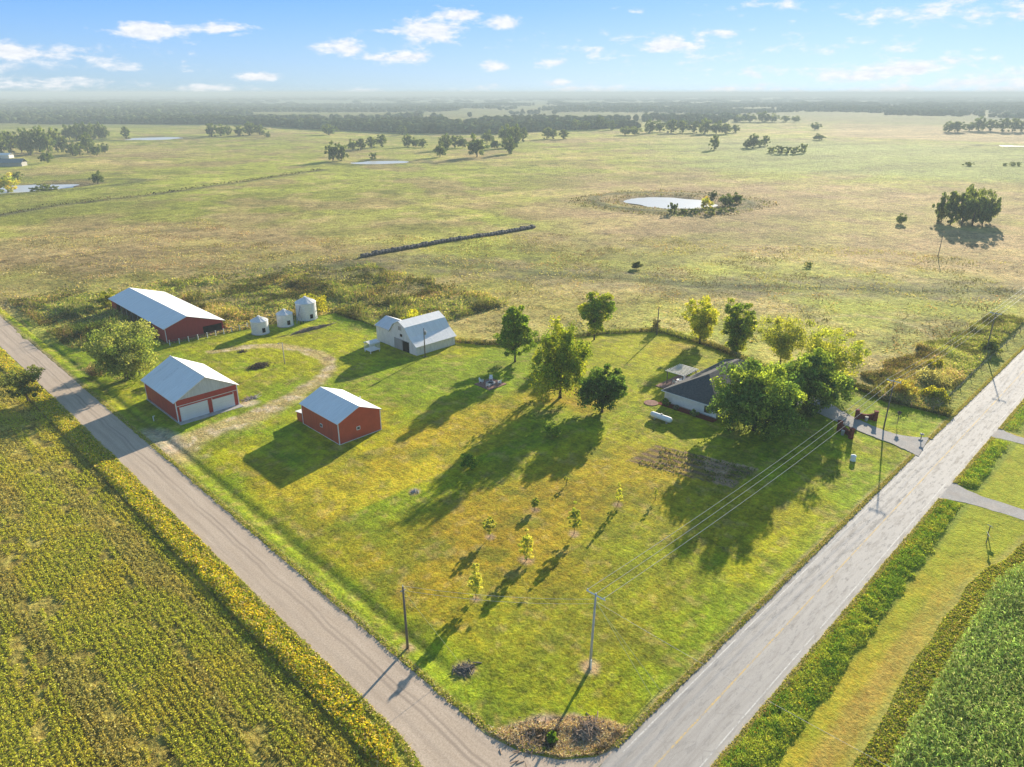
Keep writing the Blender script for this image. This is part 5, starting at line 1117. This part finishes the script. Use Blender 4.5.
# ------------------------------------------------------------------ far woods
def ico(sub=1):
    import bmesh
    bm = bmesh.new(); bmesh.ops.create_icosphere(bm, subdivisions=sub, radius=1); V = np.array([v.co[:] for v in bm.verts]); F = np.array([[v.index for v in f.verts] for f in bm.faces]); bm.free(); return V, F
def woods(name, n, r0f, r1, W0, H0, seed, label, thr, sub=2, den=None):
    r = np.random.default_rng(seed); az_ = np.radians(45+r.uniform(-40, 40, n)); q = r.random(n)
    azd = np.degrees(az_); a0 = np.interp(azd, [11, 21, 27, 28.3, 34.7, 41.4, 45.9, 51.9, 60.6, 67.3, 71.7, 79], [2300, 2300, 2100, 1750, 1400, 1300, 1200, 1240, 1430, 1680, 1750, 1880]) if r0f is None else np.full(n, r0f)
    rad = a0+(r1-a0)*q**1.6; u = rad*np.cos(az_); v = rad*np.sin(az_)
    pat = .6*fbm(u*.7, v*.7, 650 if r0f is None else 1500, 51, 3)+.4*fbm(u, v, 230, 57, 3)+(r.random(n)-.5)*.2; az_r = azd < 42
    k = (pat > thr-.10*(rad < 2000)*(azd > 50)-.01*az_r+.05*(np.abs(rad-2300)<200))
    u, v, rad = u[k], v[k], rad[k]; z = terrain(u, v); n = len(u)
    Vi, Fi = ico(sub); W = W0*(.7+.7*r.random(n)); H = H0*(.7+.6*r.random(n))
    # lumpy crowns
    bump = 1+.28*r.normal(size=(n, len(Vi)))*.6
    P = Vi[None]*bump[..., None]*np.stack([W/2, W/2, H/2], 1)[:, None]
    P = P+np.stack([u, v, z+H*.46], 1)[:, None]
    F = (Fi[None]+(np.arange(n)*len(Vi))[:, None, None]).reshape(-1, 3)
    c = np.array((.075, .105, .045))[None]*np.exp(r.normal(size=(n, 1))*.3)+np.array((.04, .03, .0))*r.random((n, 1)); c = np.repeat(c, len(Vi), 0)*np.exp(r.normal(size=(n*len(Vi), 1))*.25)
    tag(npmesh(name, P.reshape(-1, 3), F, M['weed'], c), label, 'woods', kind='stuff')
woods('distant_woods', 42000, None, 4200, 15, 11, 301, 'dark woodland filling the middle distance below the horizon', .468)
woods('horizon_woods', 16000, 3800, 15000, 75, 15, 302, 'hazy wooded country along the horizon', .45, 1)

# ------------------------------------------------------------------ haze, light, sky, camera
m, nt = nmat('haze_air'); o_ = N(nt, 'ShaderNodeOutputMaterial'); pv = N(nt, 'ShaderNodeVolumePrincipled')
pv.inputs['Color'].default_value = (.56, .66, .69, 1); pv.inputs['Density'].default_value = .00029; pv.inputs['Anisotropy'].default_value = 0.0
L(nt, pv.outputs[0], o_.inputs['Volume'])
hz = MB().box(-3000, 43500, -3000, 43500, -22, 66).build('haze', m); tag(hz, 'pale even haze over the whole countryside', 'haze', kind='stuff')

sd = bpy.data.lights.new('sun', 'SUN'); sd.energy = 4.4; sd.angle = R(.6); sd.color = (1.0, .88, .70)
so = bpy.data.objects.new('sun', sd); COL.objects.link(so)
dvec = Vector((math.cos(SUN_EL)*math.cos(SUN_AZ), math.cos(SUN_EL)*math.sin(SUN_AZ), math.sin(SUN_EL))); so.rotation_euler = dvec.to_track_quat('Z', 'Y').to_euler(); so.location = (0, 0, 200)

w = bpy.data.worlds.new('World'); sc.world = w; w.use_nodes = True; nt = w.node_tree; nt.nodes.clear()
out = N(nt, 'ShaderNodeOutputWorld'); bg = N(nt, 'ShaderNodeBackground'); bg.inputs[1].default_value = .14; L(nt, bg.outputs[0], out.inputs[0])
sky = N(nt, 'ShaderNodeTexSky', sky_type='NISHITA'); sky.sun_disc = False; sky.sun_elevation = SUN_EL; sky.sun_rotation = math.pi/2-SUN_AZ; sky.altitude = 200; sky.air_density = 1.0; sky.dust_density = .6; sky.ozone_density = 2.5
tc = N(nt, 'ShaderNodeTexCoord').outputs['Generated']; sp = N(nt, 'ShaderNodeSeparateXYZ'); L(nt, tc, sp.inputs[0])
azn = mathn(nt, 'ARCTAN2', sp.outputs[1], sp.outputs[0]); eln = mathn(nt, 'ARCSINE', sp.outputs[2])
cmb = N(nt, 'ShaderNodeCombineXYZ'); L(nt, mathn(nt, 'MULTIPLY', azn, 1.), cmb.inputs[0]); L(nt, mathn(nt, 'MULTIPLY', eln, 2.6), cmb.inputs[1])
nz = noise(nt, 26, 7, .6, cmb.outputs[0], .3); nz2 = noise(nt, 70, 5, .6, cmb.outputs[0])
CL = [(148, 31, 40, 10, 1), (223, 29, 36, 7, .9), (20, 52, 62, 10, .85), (118, 69, 20, 5, .7), (85, 60, 80, 11, .45), (340, 47, 27, 10, 1), (430, 31, 54, 13, 1), (455, 14, 32, 8, 1), (400, 57, 42, 9, .95), (507, 23, 22, 8, .9), (492, 67, 24, 8, .8), (262, 77, 27, 6, .9), (213, 88, 40, 6, .8), (360, 91, 22, 5, .7), (483, 88, 30, 5, .7), (55, 84, 60, 9, .6),
      (672, 46, 52, 8, .85), (725, 33, 20, 6, .7), (556, 82, 24, 5, .75), (552, 62, 26, 5, .5), (915, 68, 62, 10, .85), (860, 77, 55, 9, .7), (985, 85, 95, 16, .55), (960, 10, 110, 13, .55), (735, 88, 50, 6, .6), (640, 50, 90, 12, .25), (820, 60, 120, 16, .22), (600, 90, 60, 6, .4), (890, 92, 120, 9, .6), (740, 6, 60, 6, .3)]
acc = None; yaw = math.pi/4
for (px, py, rx, ry, k) in CL:
    c, s = math.cos(PITCH), math.sin(PITCH); x = (px-512)/FPX; y = (383.5-py)/FPX; d = Vector((x, c+y*s, -s+y*c)).normalized()
    a = math.atan2(d.y, d.x)-math.pi/2+math.pi/4+math.pi/2-math.pi/2+0; a = math.atan2(d.y, d.x)-math.pi/4; e = math.asin(d.z); ra = rx/FPX*.90; re = ry/FPX*.92
    dx = mathn(nt, 'DIVIDE', mathn(nt, 'SUBTRACT', azn, a), ra); dy = mathn(nt, 'DIVIDE', mathn(nt, 'SUBTRACT', eln, e), re)
    q = mathn(nt, 'SQRT', mathn(nt, 'ADD', mathn(nt, 'MULTIPLY', dx, dx), mathn(nt, 'MULTIPLY', dy, dy)))
    q = mathn(nt, 'MULTIPLY', mathn(nt, 'SUBTRACT', 1.05, q), k)
    acc = q if acc is None else mathn(nt, 'SMOOTH_MAX', acc, q, .25)
dens = mathn(nt, 'ADD', acc, mathn(nt, 'ADD', mathn(nt, 'MULTIPLY', mathn(nt, 'SUBTRACT', nz, .5), 2.4), mathn(nt, 'MULTIPLY', mathn(nt, 'SUBTRACT', nz2, .5), .8)))
cf = N(nt, 'ShaderNodeMapRange', interpolation_type='SMOOTHSTEP'); L(nt, dens, cf.inputs[0]); cf.inputs[1].default_value = .05; cf.inputs[2].default_value = .80; cf.inputs[4].default_value = .92
skyt = mixc(nt, 1.0, sky.outputs[0], (.70, 1.02, 1.65), 'MULTIPLY')
den = mixc(nt, 1.0, (1., 1., 1.), mixc(nt, 1.0, skyt, (.36, .31, .27), 'MULTIPLY'), 'ADD')
skyd = mixc(nt, 1.0, skyt, den, 'DIVIDE')
skyd = mixc(nt, ramp(nt, eln, .16, .5), skyd, mixc(nt, 1.0, skyd, (1.32, 1.03, .78), 'MULTIPLY'))
skyc = mixc(nt, 1.0, skyd, mixc(nt, mathn(nt, 'MULTIPLY', ramp(nt, eln, .0, .10), ramp(nt, eln, .45, .14)), (.80, .88, .94), (.46, .66, .96)), 'MULTIPLY')
cloudc = mixc(nt, ramp(nt, nz2, .35, .65), (2.1, 2.2, 2.35), (2.6, 2.6, 2.65))
L(nt, mixc(nt, cf.outputs[0], skyc, cloudc), bg.inputs[0])

cd = bpy.data.cameras.new('camera'); cam = bpy.data.objects.new('camera', cd); COL.objects.link(cam); sc.camera = cam
cam.location = (0, 0, CAMZ); cam.rotation_euler = (math.pi/2-PITCH, 0, -math.pi/4)
cd.sensor_width = 36; cd.lens = FPX/1024*36; cd.clip_start = .5; cd.clip_end = 80000
vs_ = sc.view_settings; vs_.view_transform = 'Standard'; vs_.look = 'None'; vs_.gamma = 1; vs_.exposure = 1.54
sc.render.engine = 'CYCLES'; cy = sc.cycles; cy.max_bounces = 6; cy.diffuse_bounces = 3; cy.glossy_bounces = 2; cy.transmission_bounces = 2; cy.volume_bounces = 0; cy.transparent_max_bounces = 4
cy.use_denoising = True
try: cy.denoiser = 'OPENIMAGEDENOISE'
except Exception: pass
cy.caustics_reflective = cy.caustics_refractive = False
